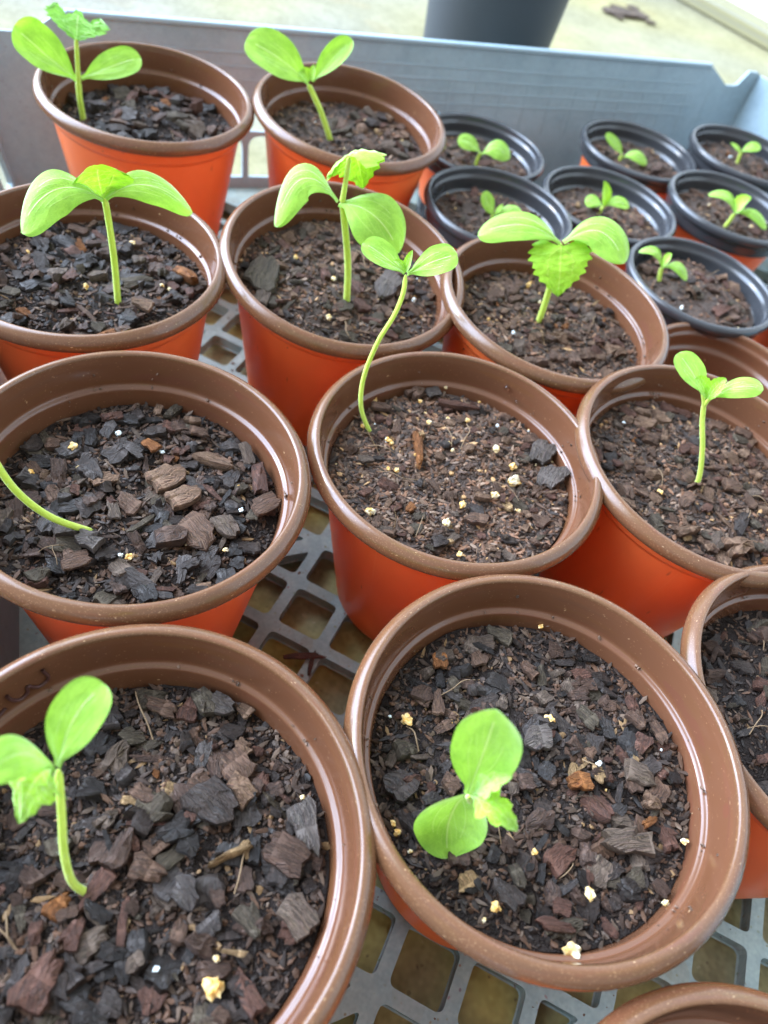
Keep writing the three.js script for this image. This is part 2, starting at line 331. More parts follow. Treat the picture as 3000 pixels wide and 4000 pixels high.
function sideWall(x, sign, vents, turn = 0) {
  const sh = new THREE.Shape();
  const pts = [[0, -0.27], [D1, -0.27], [D1, 1.68], [D1 - 0.5, WT], [0.9, WT], [0.72, 1.68], [0.52, 1.55], [0.36, 1.52], [0.2, 1.62], [0.08, 1.70], [-0.22, 1.68]];
  pts.forEach((p, i) => i ? sh.lineTo(...p) : sh.moveTo(...p)); sh.closePath();
  if (vents) for (let i = 0; i < 5; i++) { const a = 0.14 + i * 0.68; sh.holes.push(slot(a, a + 0.58, 0.12, 0.62, 0.16)); sh.holes.push(slot(a, a + 0.58, 0.66, 0.98, 0.05)); }
  const w = trayWall(sh, 'side_wall');
  w.position.x = x * U; w.rotation.order = 'YXZ'; w.rotation.y = -Math.PI / 2 + turn; w.rotation.x = sign * 8.8 * Math.PI / 180;
  const lip = new RoundedBoxGeometry((D1 - 1.4) * U, 0.055 * U, 0.13 * U, 3, 0.02 * U); lip.translate((D1 + 0.4) / 2 * U, (WT + 0.012) * U, -0.02 * U);
  part('rolled_lip', lip, M.tray, w);
}
sideWall(S0, 1, true, -Math.atan2(S0 - SL, D1)); sideWall(S1, -1, false);
{
  const sh = new THREE.Shape(); [[SL, -0.27], [S1, -0.27], [S1 + 0.2, WT], [SL - 0.2, WT]].forEach((p, i) => i ? sh.lineTo(...p) : sh.moveTo(...p)); sh.closePath();
  const w = trayWall(sh, 'near_wall'); w.position.z = D1 * U; w.rotation.x = 8.8 * Math.PI / 180;
}

// ---------------------------------------------------------------- pots
const POT_H = 1.75;
const lathe = (pts, seg = 112) => { const g = new THREE.LatheGeometry(pts.map(([x, y]) => new THREE.Vector2(x * U, y * U)), seg); return g; };
function smoothPts(pts, per = 5) { const c = new THREE.CatmullRomCurve3(pts.map(([x, y]) => V(x, y, 0)), false, 'centripetal'); return c.getPoints((pts.length - 1) * per).map((p) => [Math.max(p.x, 1e-5), p.y]); }
const outerGeo = lathe([[0.0001, 0.0], [0.56, 0.0], [0.60, 0.006], [0.635, 0.03], [0.652, 0.08], [0.66, 0.14], [0.868, 1.47], [0.873, 1.495], [0.897, 1.512], [0.903, 1.535], [0.926, 1.648], [0.945, 1.655]]);
const rimGeo = lathe(smoothPts([[0.92, 1.656], [0.965, 1.638], [0.99, 1.645], [1.0, 1.668], [0.997, 1.693], [0.985, 1.718], [0.968, 1.736], [0.952, 1.7465], [0.937, 1.749], [0.925, 1.746], [0.918, 1.738], [0.9145, 1.725]], 4));
const innerGeo = lathe(smoothPts([[0.9145, 1.727], [0.904, 1.68], [0.887, 1.56], [0.883, 1.535], [0.876, 1.522], [0.862, 1.516], [0.852, 1.508], [0.847, 1.49], [0.832, 1.40], [0.80, 1.2], [0.75, 0.85], [0.70, 0.5], [0.65, 0.15], [0.63, 0.06], [0.55, 0.035], [0.2, 0.03], [0.0001, 0.03]], 3));
const potProto = new THREE.Group();
part('outer_wall', outerGeo, M.orange, potProto); part('rim', rimGeo, M.rim, potProto); part('inner_wall', innerGeo, M.inner, potProto);
const POTS = {
  A: [-0.1673, -0.3325, 0.022, 0.017, -0.0008],
  B: [-0.0777, -0.3745, 0.028, 0.039, 0.0011],
  C: [-0.1314, -0.2068, -0.017, 0.011, -0.0024],
  D: [-0.0449, -0.2506, 0.061, 0.092, -0.0005],
  E: [0.0420, -0.2688, 0.013, 0.011, -0.0010],
  F: [-0.0707, -0.1205, 0.013, -0.023, 0.0006],
  G: [0.0171, -0.1704, -0.045, 0.001, -0.0028],
  H: [0.1048, -0.2003, 0.007, 0.022, 0.0006],
  I: [0.0553, -0.0777, -0.055, -0.016, 0.0028],
  J: [-0.0271, -0.0292, 0.017, -0.002, 0.0027],
  K: [0.1425, -0.1169, 0.008, -0.019, 0.0000],
  L: [0.1084, 0.0096, 0.000, 0.000, 0.0000],
  M: [0.1295, -0.2838, 0, 0, -0.0025],
  N1: [-0.0124, -0.4445, 0, 0, -0.0075],
  N2: [0.0082, -0.3651, 0, 0, 0.0000],
  N3: [0.0865, -0.5128, 0, 0, -0.0075],
  N4: [0.1587, -0.5420, 0, 0, 0.0000],
  N5: [0.0682, -0.4166, 0, 0, -0.0035],
  N6: [0.1421, -0.4553, 0, 0, 0.0000],
  N7: [0.1182, -0.3555, 0, 0, 0.0000],
  N8: [0.1975, -0.3740],
};
const POT_LABEL = {
  A: 'brown rimmed orange pot at the far left end of the back row',
  B: 'brown rimmed orange pot second from left in the back row beside the black rimmed pots',
  C: 'brown rimmed orange pot cut by the left frame edge in the second row',
  D: 'brown rimmed orange pot in the middle of the second row under the umbrella leaf',
  E: 'brown rimmed orange pot right of the second row in front of the black rimmed pots',
  F: 'brown rimmed orange pot of coarse wet bark at the left of the third row',
  G: 'brown rimmed orange pot in the centre of the third row, speckled with perlite',
  H: 'brown rimmed orange pot with dry crumbly soil at the right of the third row',
  I: 'brown rimmed orange pot in front right holding the squat seedling seen from above',
  J: 'nearest brown rimmed orange pot at the lower left, with marker scrawl inside its rim',
  K: 'brown rimmed orange pot cut by the right frame edge below the dry soil pot',
  L: 'brown rimmed pot of which only the rim shows in the bottom right corner',
};
function upOf(key) { const [, , tx = 0, tz = 0] = POTS[key]; return V(tx, 1, tz).normalize(); }
function placeOnPot(o, key, depth) {       // an object whose origin lies on the pot's axis, depth (m) below its rim
  const [x, z, , , dy = 0] = POTS[key], up = upOf(key);
  o.position.set(x, FLOOR + POT_H * U + dy, z).addScaledVector(up, -depth);
  o.quaternion.setFromUnitVectors(V(0, 1, 0), up);
  return o;
}
const potThings = {};
for (const key of 'ABCDEFGHIJKL') {
  const p = key === 'A' ? potProto : potProto.clone();
  p.name = numbered('plant_pot'); scene.add(p);
  placeOnPot(p, key, POT_H * U);
  p.rotateY(rnd() * 6.28);
  tag(p, POT_LABEL[key], 'plant pot', 'orange plant pots with brown rims');
  potThings[key] = p;
}
{                                          // marker scrawl on the inside of the nearest pot
  const p = potThings.J, inv = p.quaternion.clone().invert();
  const ink = new THREE.MeshStandardMaterial({ color: lin(0.06, 0.022, 0.018), roughness: 0.5 });
  const word = (strokes) => { for (const s of strokes) { const pts = s.map(([a, y]) => { const yy = y, r = (0.884 + (yy - 1.55) * 0.09) * U - 0.0002; const d = V(Math.cos(a), 0, Math.sin(a)).applyQuaternion(inv); d.y = 0; d.normalize(); return V(d.x * r, yy * U, d.z * r); }); part('marker_stroke', new THREE.TubeGeometry(new THREE.CatmullRomCurve3(pts), 30, 0.00042, 5), ink, p); } };
  const a0 = -2.47;
  word([[[a0, 1.69], [a0 + 0.01, 1.60], [a0 - 0.04, 1.575], [a0 - 0.07, 1.60], [a0 - 0.09, 1.63], [a0 - 0.10, 1.58], [a0 - 0.14, 1.56], [a0 - 0.18, 1.60], [a0 - 0.19, 1.65]], [[a0 - 0.26, 1.64], [a0 - 0.31, 1.62], [a0 - 0.31, 1.57], [a0 - 0.26, 1.555], [a0 - 0.22, 1.57]]]);
}
// small pots: orange outside, black liner and rim
const smallOuter = lathe([[0.0001, 0], [0.46, 0], [0.49, 0.02], [0.505, 0.08], [0.685, 1.12], [0.715, 1.14], [0.73, 1.30], [0.75, 1.31]], 80);
const smallRim = lathe(smoothPts([[0.722, 1.17], [0.738, 1.165], [0.748, 1.19], [0.756, 1.28], [0.772, 1.30], [0.792, 1.315], [0.80, 1.345], [0.795, 1.375], [0.78, 1.393], [0.762, 1.40], [0.745, 1.396], [0.735, 1.38], [0.733, 1.365]], 4), 80);
const smallInner = lathe(smoothPts([[0.733, 1.37], [0.728, 1.345], [0.722, 1.325], [0.71, 1.31], [0.702, 1.29], [0.70, 1.25], [0.695, 1.20], [0.688, 1.18], [0.672, 1.165], [0.662, 1.15], [0.655, 1.10], [0.60, 0.7], [0.5, 0.06], [0.0001, 0.04]], 3), 80);
const smallProto = new THREE.Group();
part('outer_wall', smallOuter, M.orange, smallProto); part('rim', smallRim, M.black, smallProto); part('inner_wall', smallInner, M.black, smallProto);
const SMALL_LABEL = {
  N1: 'small black rimmed pot tucked between the back row orange pot and the tray wall',
  N2: 'small black rimmed pot behind the seedling with the heart shaped leaf',
  N3: 'small black rimmed pot against the far tray wall, with an orange side showing',
  N4: 'small black rimmed pot in the far right corner of the tray',
  N5: 'small black rimmed pot in the middle of the black rimmed cluster',
  N6: 'small black rimmed pot at the right frame edge behind the lowest one',
  N7: 'small black rimmed pot lowest in the cluster, leaning over the empty brown pot',
  N8: 'small black rimmed pot of which only a sliver shows at the right frame edge',
};
for (let i = 1; i <= 8; i++) {
  const key = 'N' + i, [x, z] = POTS[key];
  const p = i === 1 ? smallProto : smallProto.clone();
  p.name = numbered('small_pot'); scene.add(p);
  const dy = POTS[key][4] || 0;
  p.position.set(x, FLOOR, z); p.rotation.y = rnd() * 6; p.scale.y = (1.4 * U + dy) / (1.4 * U);
  tag(p, SMALL_LABEL[key], 'small pot', 'small orange pots with black rims');
}
{                                          // the empty small brown pot behind the right edge pot
  const p = new THREE.Group(); p.name = numbered('small_pot'); scene.add(p);
  part('outer_wall', smallOuter, M.orange, p); part('rim', smallRim, M.rim, p); part('inner_wall', smallInner, M.inner, p);
  p.position.set(POTS.M[0], FLOOR, POTS.M[1]); p.scale.y = (1.4 * U + POTS.M[4]) / (1.4 * U);
  tag(p, 'empty small brown pot tucked behind the right edge pot, under the lowest black rim', 'small pot');
}
{                                          // big black pot beyond the tray
  const s = 4.12, d = -2.25, c = Math.cos(TRAY_TURN), n = Math.sin(TRAY_TURN);
  const t = thing('big_pot', TRAY_X + (s * c + d * n) * U, 0, TRAY_Z + (-s * n + d * c) * U);
  tag(t, 'large plain black nursery pot standing on the concrete behind the tray', 'plant pot');
  part('outer_wall', lathe([[0.0001, 0.02], [0.80, 0.02], [0.84, 0.04], [0.86, 0.10], [1.14, 3.5], [1.16, 3.52], [1.18, 3.62]], 90), M.bigBlack, t);
  part('rim', lathe(smoothPts([[1.18, 3.6], [1.22, 3.6], [1.235, 3.66], [1.22, 3.72], [1.18, 3.73], [1.15, 3.70]]), 90), M.bigBlack, t);
  part('inner_wall', lathe([[1.15, 3.71], [1.11, 3.4], [1.09, 3.0], [0.0001, 2.98]], 60), M.bigBlack, t);
}

// ---------------------------------------------------------------- potting soil: bed, crumbs, bark chips, perlite, twigs
function chipGeometry(seedN, long, thick) {  // an irregular flake of bark, about 1 unit across
  let s = seedN * 7919 + 13; const r = () => { s = (s * 1664525 + 1013904223) >>> 0; return s / 4294967296; };
  for (let i = 0; i < 5; i++) r();
  const n = 13 + Math.floor(r() * 4), ph = r() * 6, sq = 0.25 + r() * 0.6, cut = r() * 6.3, rings = [[], [], [], []], out = [];
  const taper = (r() - 0.5) * 0.9, sx = 0.5 * long, sz = 0.5 / Math.sqrt(long) * (0.75 + r() * 0.3);
  for (let i = 0; i < n; i++) {
    const a = ph + (i + (r() - 0.5) * 0.7) / n * 2 * Math.PI, c = Math.cos(a), d = Math.sin(a);
    const box = 1 / Math.pow(Math.pow(Math.abs(c), 2 + 5 * sq) + Math.pow(Math.abs(d), 2 + 5 * sq), 1 / (2 + 5 * sq));
    let rad = box * (0.76 + 0.30 * r()); const nick = Math.cos(a - cut); if (nick > 0.75) rad *= 0.62 + 0.3 * r();
    const x = c * rad * sx, z = d * rad * sz * (1 + taper * c * rad);
    const lift = (r() - 0.5) * 0.3 * thick;
    rings[0].push(V(x * 0.9, -thick * 0.6, z * 0.9)); rings[1].push(V(x, lift * 0.4 - thick * 0.05, z));
    rings[2].push(V(x * (0.87 + 0.11 * r()), thick * 0.42 + lift, z * (0.87 + 0.11 * r()))); rings[3].push(V(x * (0.42 + 0.2 * r()), thick * (0.52 + (r() - 0.5) * 0.28), z * (0.42 + 0.2 * r())));
  }
  const cen = V(0, thick * (0.45 + r() * 0.3), 0), tri = (p, q, w) => out.push(p, q, w);
  for (let i = 0; i < n; i++) { const j = (i + 1) % n; for (let k = 0; k < 3; k++) { const A = rings[k], B = rings[k + 1]; tri(A[i], B[i], A[j]); tri(B[i], B[j], A[j]); } tri(rings[3][i], cen, rings[3][j]); }
  const g = new THREE.BufferGeometry().setFromPoints(out), uv = [], ou = r(), ov = r();
  for (const p of out) uv.push(ou + p.x * 0.7, ov + p.z * 0.9 + p.y * 0.9);
  g.setAttribute('uv', new THREE.Float32BufferAttribute(uv, 2));
  g.computeVertexNormals();
  return toCreasedNormals(g, 0.62);
}
const FLAKES = Array.from({ length: 26 }, (_, i) => chipGeometry(i + 1, 1 + (i % 7) * 0.09, 0.17 + (i % 5) * 0.05));
const SPLINTERS = Array.from({ length: 8 }, (_, i) => chipGeometry(i + 50, 2.0 + (i % 3) * 0.5, 0.16));
function lumpGeometry(seedN) {
  const g = new THREE.IcosahedronGeometry(0.5, 2), p = g.attributes.position, v = V(0, 0, 0);
  for (let i = 0; i < p.count; i++) { v.fromBufferAttribute(p, i); const k = 1 + 0.75 * noise3.noise(v.x * 2.6 + seedN * 9, v.y * 2.6, v.z * 2.6) + 0.3 * noise3.noise(v.x * 7 + seedN, v.y * 7, v.z * 7); p.setXYZ(i, v.x * k, v.y * k * 0.8, v.z * k); }
  g.computeVertexNormals();
  return g;
}
const LUMPS = Array.from({ length: 6 }, (_, i) => lumpGeometry(i + 1));
const CRUMB = chipGeometry(99, 1.3, 0.35), SHRED = chipGeometry(98, 2.6, 0.22);
const qa = new THREE.Quaternion(), ma = new THREE.Matrix4(), ea = new THREE.Euler();
// rad, mound: pot radius at the soil and heap height (m); opt: how coarse, how wet, how much perlite
function makeSoil(key, label, rad, depth, opt) {
  const t = new THREE.Group(); t.name = numbered('potting_soil'); scene.add(t);
  if (key[0] === 'N') t.position.set(POTS[key][0], FLOOR + 1.4 * U + (POTS[key][4] || 0) - depth, POTS[key][1]); else placeOnPot(t, key, depth);
  tag(t, label, 'potting soil', 'potting soil in the pots', 'stuff');
  const ns = key.charCodeAt(0) * 1.7 + key.length * 3 + (key.charCodeAt(1) || 0);
  const height = (x, z) => { const k = Math.hypot(x, z) / rad; return opt.mound * (1 - k * k) + (0.0034 * noise3.noise(x * 42, z * 42, ns) + 0.0016 * noise3.noise(x * 130, z * 130, ns)) * (1.05 - 0.5 * k) * (opt.rough || 1) + (opt.tilt ? opt.tilt[0] * x + opt.tilt[1] * z : 0); };
  const pos = [], idx = [], uv = [], RN = opt.small ? 16 : 26, AN = opt.small ? 48 : 90;
  for (let i = 0; i <= RN; i++) for (let j = 0; j <= AN; j++) { const a = j / AN * 2 * Math.PI, r = rad * i / RN, x = r * Math.cos(a), z = r * Math.sin(a); pos.push(x, height(x, z), z); uv.push(x / 0.03, z / 0.03); }
  for (let i = 0; i < RN; i++) for (let j = 0; j < AN; j++) { const a = i * (AN + 1) + j, b = a + AN + 1; idx.push(a, a + 1, b, b, a + 1, b + 1); }
  const g = new THREE.BufferGeometry(); g.setAttribute('position', new THREE.Float32BufferAttribute(pos, 3)); g.setAttribute('uv', new THREE.Float32BufferAttribute(uv, 2)); g.setIndex(idx); g.computeVertexNormals();
  part('soil_bed', g, opt.wet ? M.soilWet : M.soilDry, t);
  const spot = (m) => { const a = rnd() * 6.2832, r = (rad - m) * Math.sqrt(rnd()); return [r * Math.cos(a), r * Math.sin(a)]; };
  // crumbs and shreds of bark dust
  const col = new THREE.Color();
  for (const [name, geo, count, lo, hi] of [['crumbs', CRUMB, Math.round(opt.crumbs * 0.62), 0.0006, 0.0021], ['shreds', SHRED, Math.round(opt.crumbs * 0.38), 0.0006, 0.0020]]) {
    const im = new THREE.InstancedMesh(geo, M.crumb, count); im.name = name; im.userData.kind = 'stuff'; im.castShadow = im.receiveShadow = true;
    for (let i = 0; i < count; i++) {
      const [x, z] = spot(0.0006), sz = lo + (hi - lo) * Math.pow(rnd(), 2.2), st = name === 'shreds' ? 0.45 : 1;
      ea.set(rr(-st, st), rnd() * 6.28, rr(-st, st)); qa.setFromEuler(ea);
      ma.compose(V(x, height(x, z) + sz * (name === 'shreds' ? 0.3 : 0.15), z), qa, V(sz, sz, sz)); im.setMatrixAt(i, ma);
      const k = rnd(), d = opt.wet ? 0.54 : 1.1, w = rr(0.45, 1.3) * d;
      if (k < 0.02) col.setRGB(0.34 * d, 0.20 * d, 0.09 * d); else if (k < 0.34) col.setRGB(0.145 * w, 0.074 * w, 0.042 * w); else if (k < 0.66) col.setRGB(0.070 * w, 0.042 * w, 0.029 * w); else if (k < 0.84) col.setRGB(0.036 * w, 0.025 * w, 0.020 * w); else col.setRGB(0.17 * w, 0.112 * w, 0.076 * w);
      im.setColorAt(i, col);
    }
    t.add(im);
  }
  if (!opt.small && key !== 'L') {          // grains stuck to the wall and the ledge above the soil
    const im = new THREE.InstancedMesh(CRUMB, M.crumb, 44); im.name = 'stuck_grains'; im.userData.kind = 'stuff'; im.castShadow = im.receiveShadow = true;
    let a = rnd() * 6.28;
    for (let i = 0; i < 44; i++) {
      if (rnd() < 0.4) a = rnd() * 6.28; else a += rr(-0.05, 0.05);
      const ledge = depth - 0.232 * U, y = rnd() < 0.55 ? ledge + rr(-0.0002, 0.0006) : ledge + rr(-0.004, 0.006), r = y > ledge + 0.001 ? (0.882 + (y - ledge) / U * 0.09) * U : y > ledge - 0.0005 ? 0.863 * U : 0.846 * U, sz = rr(0.0003, 0.0011);
      ea.set(rnd() * 3, rnd() * 6, rnd() * 3); qa.setFromEuler(ea); ma.compose(V(Math.cos(a) * r, y, Math.sin(a) * r), qa, V(sz, sz, sz)); im.setMatrixAt(i, ma);
      const w = rr(0.5, 1.4); col.setRGB(0.15 * w, 0.095 * w, 0.065 * w); im.setColorAt(i, col);
    }
    t.add(im);
  }
  // chips, the large ones first and lowest
  const sizes = [];
  for (let i = 0; i < opt.chips; i++) sizes.push(opt.min + (opt.max - opt.min) * Math.pow(1 - i / opt.chips, opt.pow || 3.2) * rr(0.85, 1.1));
  const set = opt.wet ? BARK_WET : BARK_DRY;
  sizes.forEach((sz, i) => {
    const long = rnd() < 0.3, geo = pick(long ? SPLINTERS : FLAKES), [x, z] = spot(sz * (long ? 0.8 : 0.6)), s = long ? sz * 0.6 : sz;
    const mat = rnd() < 0.05 && sz < 0.005 ? pick(BARK_PALE) : pick(set);
    const m = part('bark_chip', geo, mat, t);
    const steep = rnd() < 0.16 && Math.hypot(x, z) < rad * 0.85 ? 0.9 : 0.32;
    m.rotation.set(rr(-steep, steep), rnd() * 6.28, rr(-steep, steep));
    m.scale.set(s, s * rr(0.8, 1.4), s);
    m.position.set(x, height(x, z) + s * 0.06 + 0.0005 + 0.0020 * (1 - Math.abs(1 - 2 * i / opt.chips)) * rnd(), z);
  });
  for (const [x, z, size, aspect, turn, mat] of PLACED_CHIPS[key] || []) {   // chips one can recognise
    const reach = Math.hypot(x, z) / 1000, keep = Math.min(1, (rad - size / 1000 * 0.36) / reach);
    const geo = FLAKES[Math.floor(rnd() * 26)]; geo.boundingBox || geo.computeBoundingBox();
    const b = geo.boundingBox, sx = 0.92 * size / 1000 / (b.max.x - b.min.x), szz = 0.92 * size / 1000 / aspect / (b.max.z - b.min.z);
    const m = part('bark_chip', geo, BARK[mat], t);
    m.rotation.set(rr(-0.12, 0.12), turn, rr(-0.12, 0.12), 'YXZ'); m.scale.set(sx, Math.min(0.009, Math.max(size / 1000 * 0.75, 0.005)), szz); m.position.set(x / 1000 * keep, height(x / 1000, z / 1000) + 0.0030, z / 1000 * keep);
  }
  const lump = (x, z, sz, mat, proud = 0.0012) => { const m = part('perlite', pick(LUMPS), mat, t); m.rotation.set(rnd() * 6, rnd() * 6, rnd() * 6); m.scale.set(sz * rr(0.8, 1.2), sz * rr(0.8, 1.2), sz * rr(0.8, 1.2)); m.position.set(x, height(x, z) + sz * 0.12 + proud, z); };
  for (const [x, z, size, mat] of PLACED_PERLITE[key] || []) lump(x / 1000, z / 1000, size * 0.88 / 1000, M.perlite[mat], 0.0022);
  for (let i = 0; i < opt.perlite; i++) { const sz = 0.0006 + 0.0016 * Math.pow(rnd(), 2.8), [x, z] = spot(sz); lump(x, z, sz, pick(M.perlite)); }
  for (const [x, z, sz, ry, mat] of opt.extra || []) { const m = part('bark_chip', LUMPS[2], BARK[mat], t); m.rotation.y = ry; m.scale.setScalar(sz); m.position.set(x, height(x, z) + 0.005, z); }
  for (let i = 0; i < opt.twigs; i++) {
    const [x, z] = spot(0.008), a = rnd() * 6.28, l = rr(0.005, 0.014), y = height(x, z) + 0.0028;
    const c = new THREE.CatmullRomCurve3([V(-l / 2, -0.0012, 0), V(-l / 6, 0.0006, rr(-0.05, 0.05) * l), V(l / 5, 0.0004, rr(-0.08, 0.08) * l), V(l / 2, -0.0008, rr(-0.16, 0.16) * l)]);
    const m = part('twig', new THREE.TubeGeometry(c, 8, rr(0.00010, 0.00022), 4), rnd() < 0.75 ? M.twig : pick(BARK_PALE), t);
    m.position.set(x, y, z); m.rotation.y = a;
  }
  return t;
}
const PLACED_CHIPS = {
  J: [[35.7, -17.7, 15.2, 1.9, -1.00, 'slate'], [29.7, -9.8, 11.4, 1.3, -0.15, 'purple'], [36.3, 1.3, 9.6, 1.2, -0.48, 'grey'], [27.2, 4.6, 8.5, 1.5, -0.67, 'olive'], [13.1, -24.7, 9.1, 1.1, -0.56, 'brown'], [10.9, -15.7, 14.1, 1.3, -0.36, 'dark'], [-3.6, -0.7, 9.9, 2, 1.66, 'purple'], [3.3, 1.9, 9.4, 1.5, -0.10, 'brown'], [12.4, 3.6, 8.4, 1.3, -0.62, 'blue'], [-6.8, 24.8, 12.2, 1.4, 1.35, 'red'], [8.2, 17.5, 4.7, 1.4, 1.00, 'grey'], [25.4, 11.0, 6.7, 5, 0.15, 'pale'], [18.5, -6.0, 11.2, 7, 0.73, 'pale'], [3.5, -41.5, 9.3, 1.4, -0.15, 'slate'], [-0.1, -37.1, 9.1, 1.6, -0.70, 'olive'], [10.2, -42.6, 5.2, 1.3, -0.31, 'tan'], [12.6, -29.7, 5.7, 1.4, -0.45, 'tan'], [15.3, -19.5, 8.5, 1.2, -0.35, 'tan'], [-10.1, -33.1, 9.3, 2, -0.02, 'brown'], [-8.1, 13.1, 4.9, 1.8, 0.66, 'brown']],
  F: [[3.8, -10.8, 13.9, 1.4, 1.05, 'tan'], [12.0, -4.8, 12.3, 1.5, 0.95, 'tan'], [14.7, -22.2, 15.4, 3, -0.15, 'tan'], [15.4, 10.1, 11.5, 1.6, 0.66, 'purple'], [21.4, 5.6, 14.2, 1.2, -0.47, 'brown'], [28.1, 0.7, 10.6, 1.4, -0.61, 'grey'], [35.2, -10.7, 11.5, 1.6, 1.00, 'brown'], [33.2, -23.3, 13.7, 2.5, -1.00, 'red'], [22.7, -29.8, 10.9, 2.3, -0.91, 'grey'], [-11.1, -0.4, 9.4, 1.5, 0.95, 'tan'], [-14.9, -0.9, 10.0, 1.3, -0.62, 'dark'], [-11.4, 18.8, 8.0, 1.4, 0.32, 'slate'], [-5.1, 27.2, 9.0, 1.5, 0.77, 'brown'], [-20.7, -25.2, 7.7, 2, 0.81, 'red'], [-8.7, -15.0, 9.3, 2, -0.14, 'blue'], [-5.2, -19.4, 7.1, 1.5, -0.37, 'orange'], [2.0, -35.3, 6.6, 2.2, 0.28, 'tan'], [5.9, -31.4, 7.6, 1.8, 0.14, 'brown'], [-4.4, 20.4, 9.5, 1.4, -0.08, 'slate']],
  I: [[24.3, 13.0, 15.6, 2, 0.28, 'grey'], [11.4, 2.7, 7.2, 1.3, 0.38, 'orange'], [27.0, -4.4, 9.9, 1.4, -0.13, 'grey'], [-0.3, -4.4, 8.7, 1.15, 0.38, 'slate'], [-2.2, 6.7, 4.9, 1, 0.43, 'purple'], [12.3, -15.8, 8.0, 1.5, -0.69, 'olive'], [26.1, -19.0, 6.6, 1.3, -0.82, 'brown'], [32.0, -17.8, 7.7, 2, -0.96, 'brown'], [-14.0, -34.1, 9.0, 1.6, -0.17, 'olive'], [-32.3, 16.1, 9.3, 1.1, -0.46, 'dark'], [-3.5, 32.9, 9.1, 1.5, -0.60, 'dark'], [-1.5, 28.9, 6.5, 2, -0.95, 'olive'], [9.7, 31.8, 4.9, 1.1, 0.05, 'red'], [13.2, 28.9, 4.8, 1.8, -0.63, 'purple'], [11.7, -26.1, 8.0, 1.8, 0.42, 'purple'], [-4.4, -24.6, 6.5, 1.6, -0.51, 'brown'], [-23.8, -14.2, 5.5, 1.4, -0.66, 'olive'], [32.4, 21.2, 4.8, 1.3, -0.66, 'purple'], [8.5, 35.9, 10.2, 3, 0.06, 'red'], [-20.3, 12.5, 5.6, 1.2, -0.44, 'brown'], [30.5, 1.9, 5.4, 1.2, -0.20, 'tan'], [29.9, 6.6, 5.4, 2.5, 0.75, 'orange']],
  G: [[31.3, -21.9, 15.1, 1.5, 1.33, 'slate'], [33.9, -10.6, 14.3, 1.3, 1.21, 'slate'], [-3.1, -32.5, 18.5, 5, 0.29, 'red'], [-20.1, -33.6, 8.7, 1.4, 1.06, 'brown'], [-14.3, -37.9, 6.8, 1.2, 0.73, 'slate'], [-30.5, -21.2, 8.7, 2, 0.06, 'brown'], [-12.8, -3.2, 19.0, 5, -1.28, 'orange'], [11.7, 18.8, 9.0, 1.8, 0.19, 'brown'], [1.9, 31.8, 6.4, 1.3, 0.48, 'dark'], [-28.7, 7.4, 6.5, 1.6, 0.26, 'grey'], [-25.1, 20.9, 6.3, 2, 0.91, 'red']],
  H: [[13.8, 26.6, 13.5, 1.6, 0.57, 'tan'], [-4.2, 27.3, 11.2, 3, 0.49, 'tan'], [22.2, -37.1, 7.7, 1.4, -0.25, 'brown'], [28.0, -38.0, 10.9, 1.5, 0.72, 'tan'], [13.5, -1.7, 10.0, 1.5, 0.04, 'brown']],
  C: [[-4.1, 6.1, 6.8, 1.2, 1.06, 'red'], [-18.6, 21.1, 7.7, 1.5, 0.26, 'olive'], [30.1, -17.3, 12.7, 2.5, -0.26, 'orange'], [11.9, -15.7, 6.3, 1.3, 0.51, 'grey'], [24.2, 8.1, 9.6, 1.5, 0.00, 'tan'], [-18.3, -25.0, 9.1, 2, 0.13, 'brown']],
  D: [[-30.7, 11.8, 24.8, 1.6, 1.61, 'olive'], [-25.7, 24.7, 12.1, 1.8, 1.68, 'grey'], [18.5, -7.6, 20.0, 1.8, 1.38, 'slate']],
};
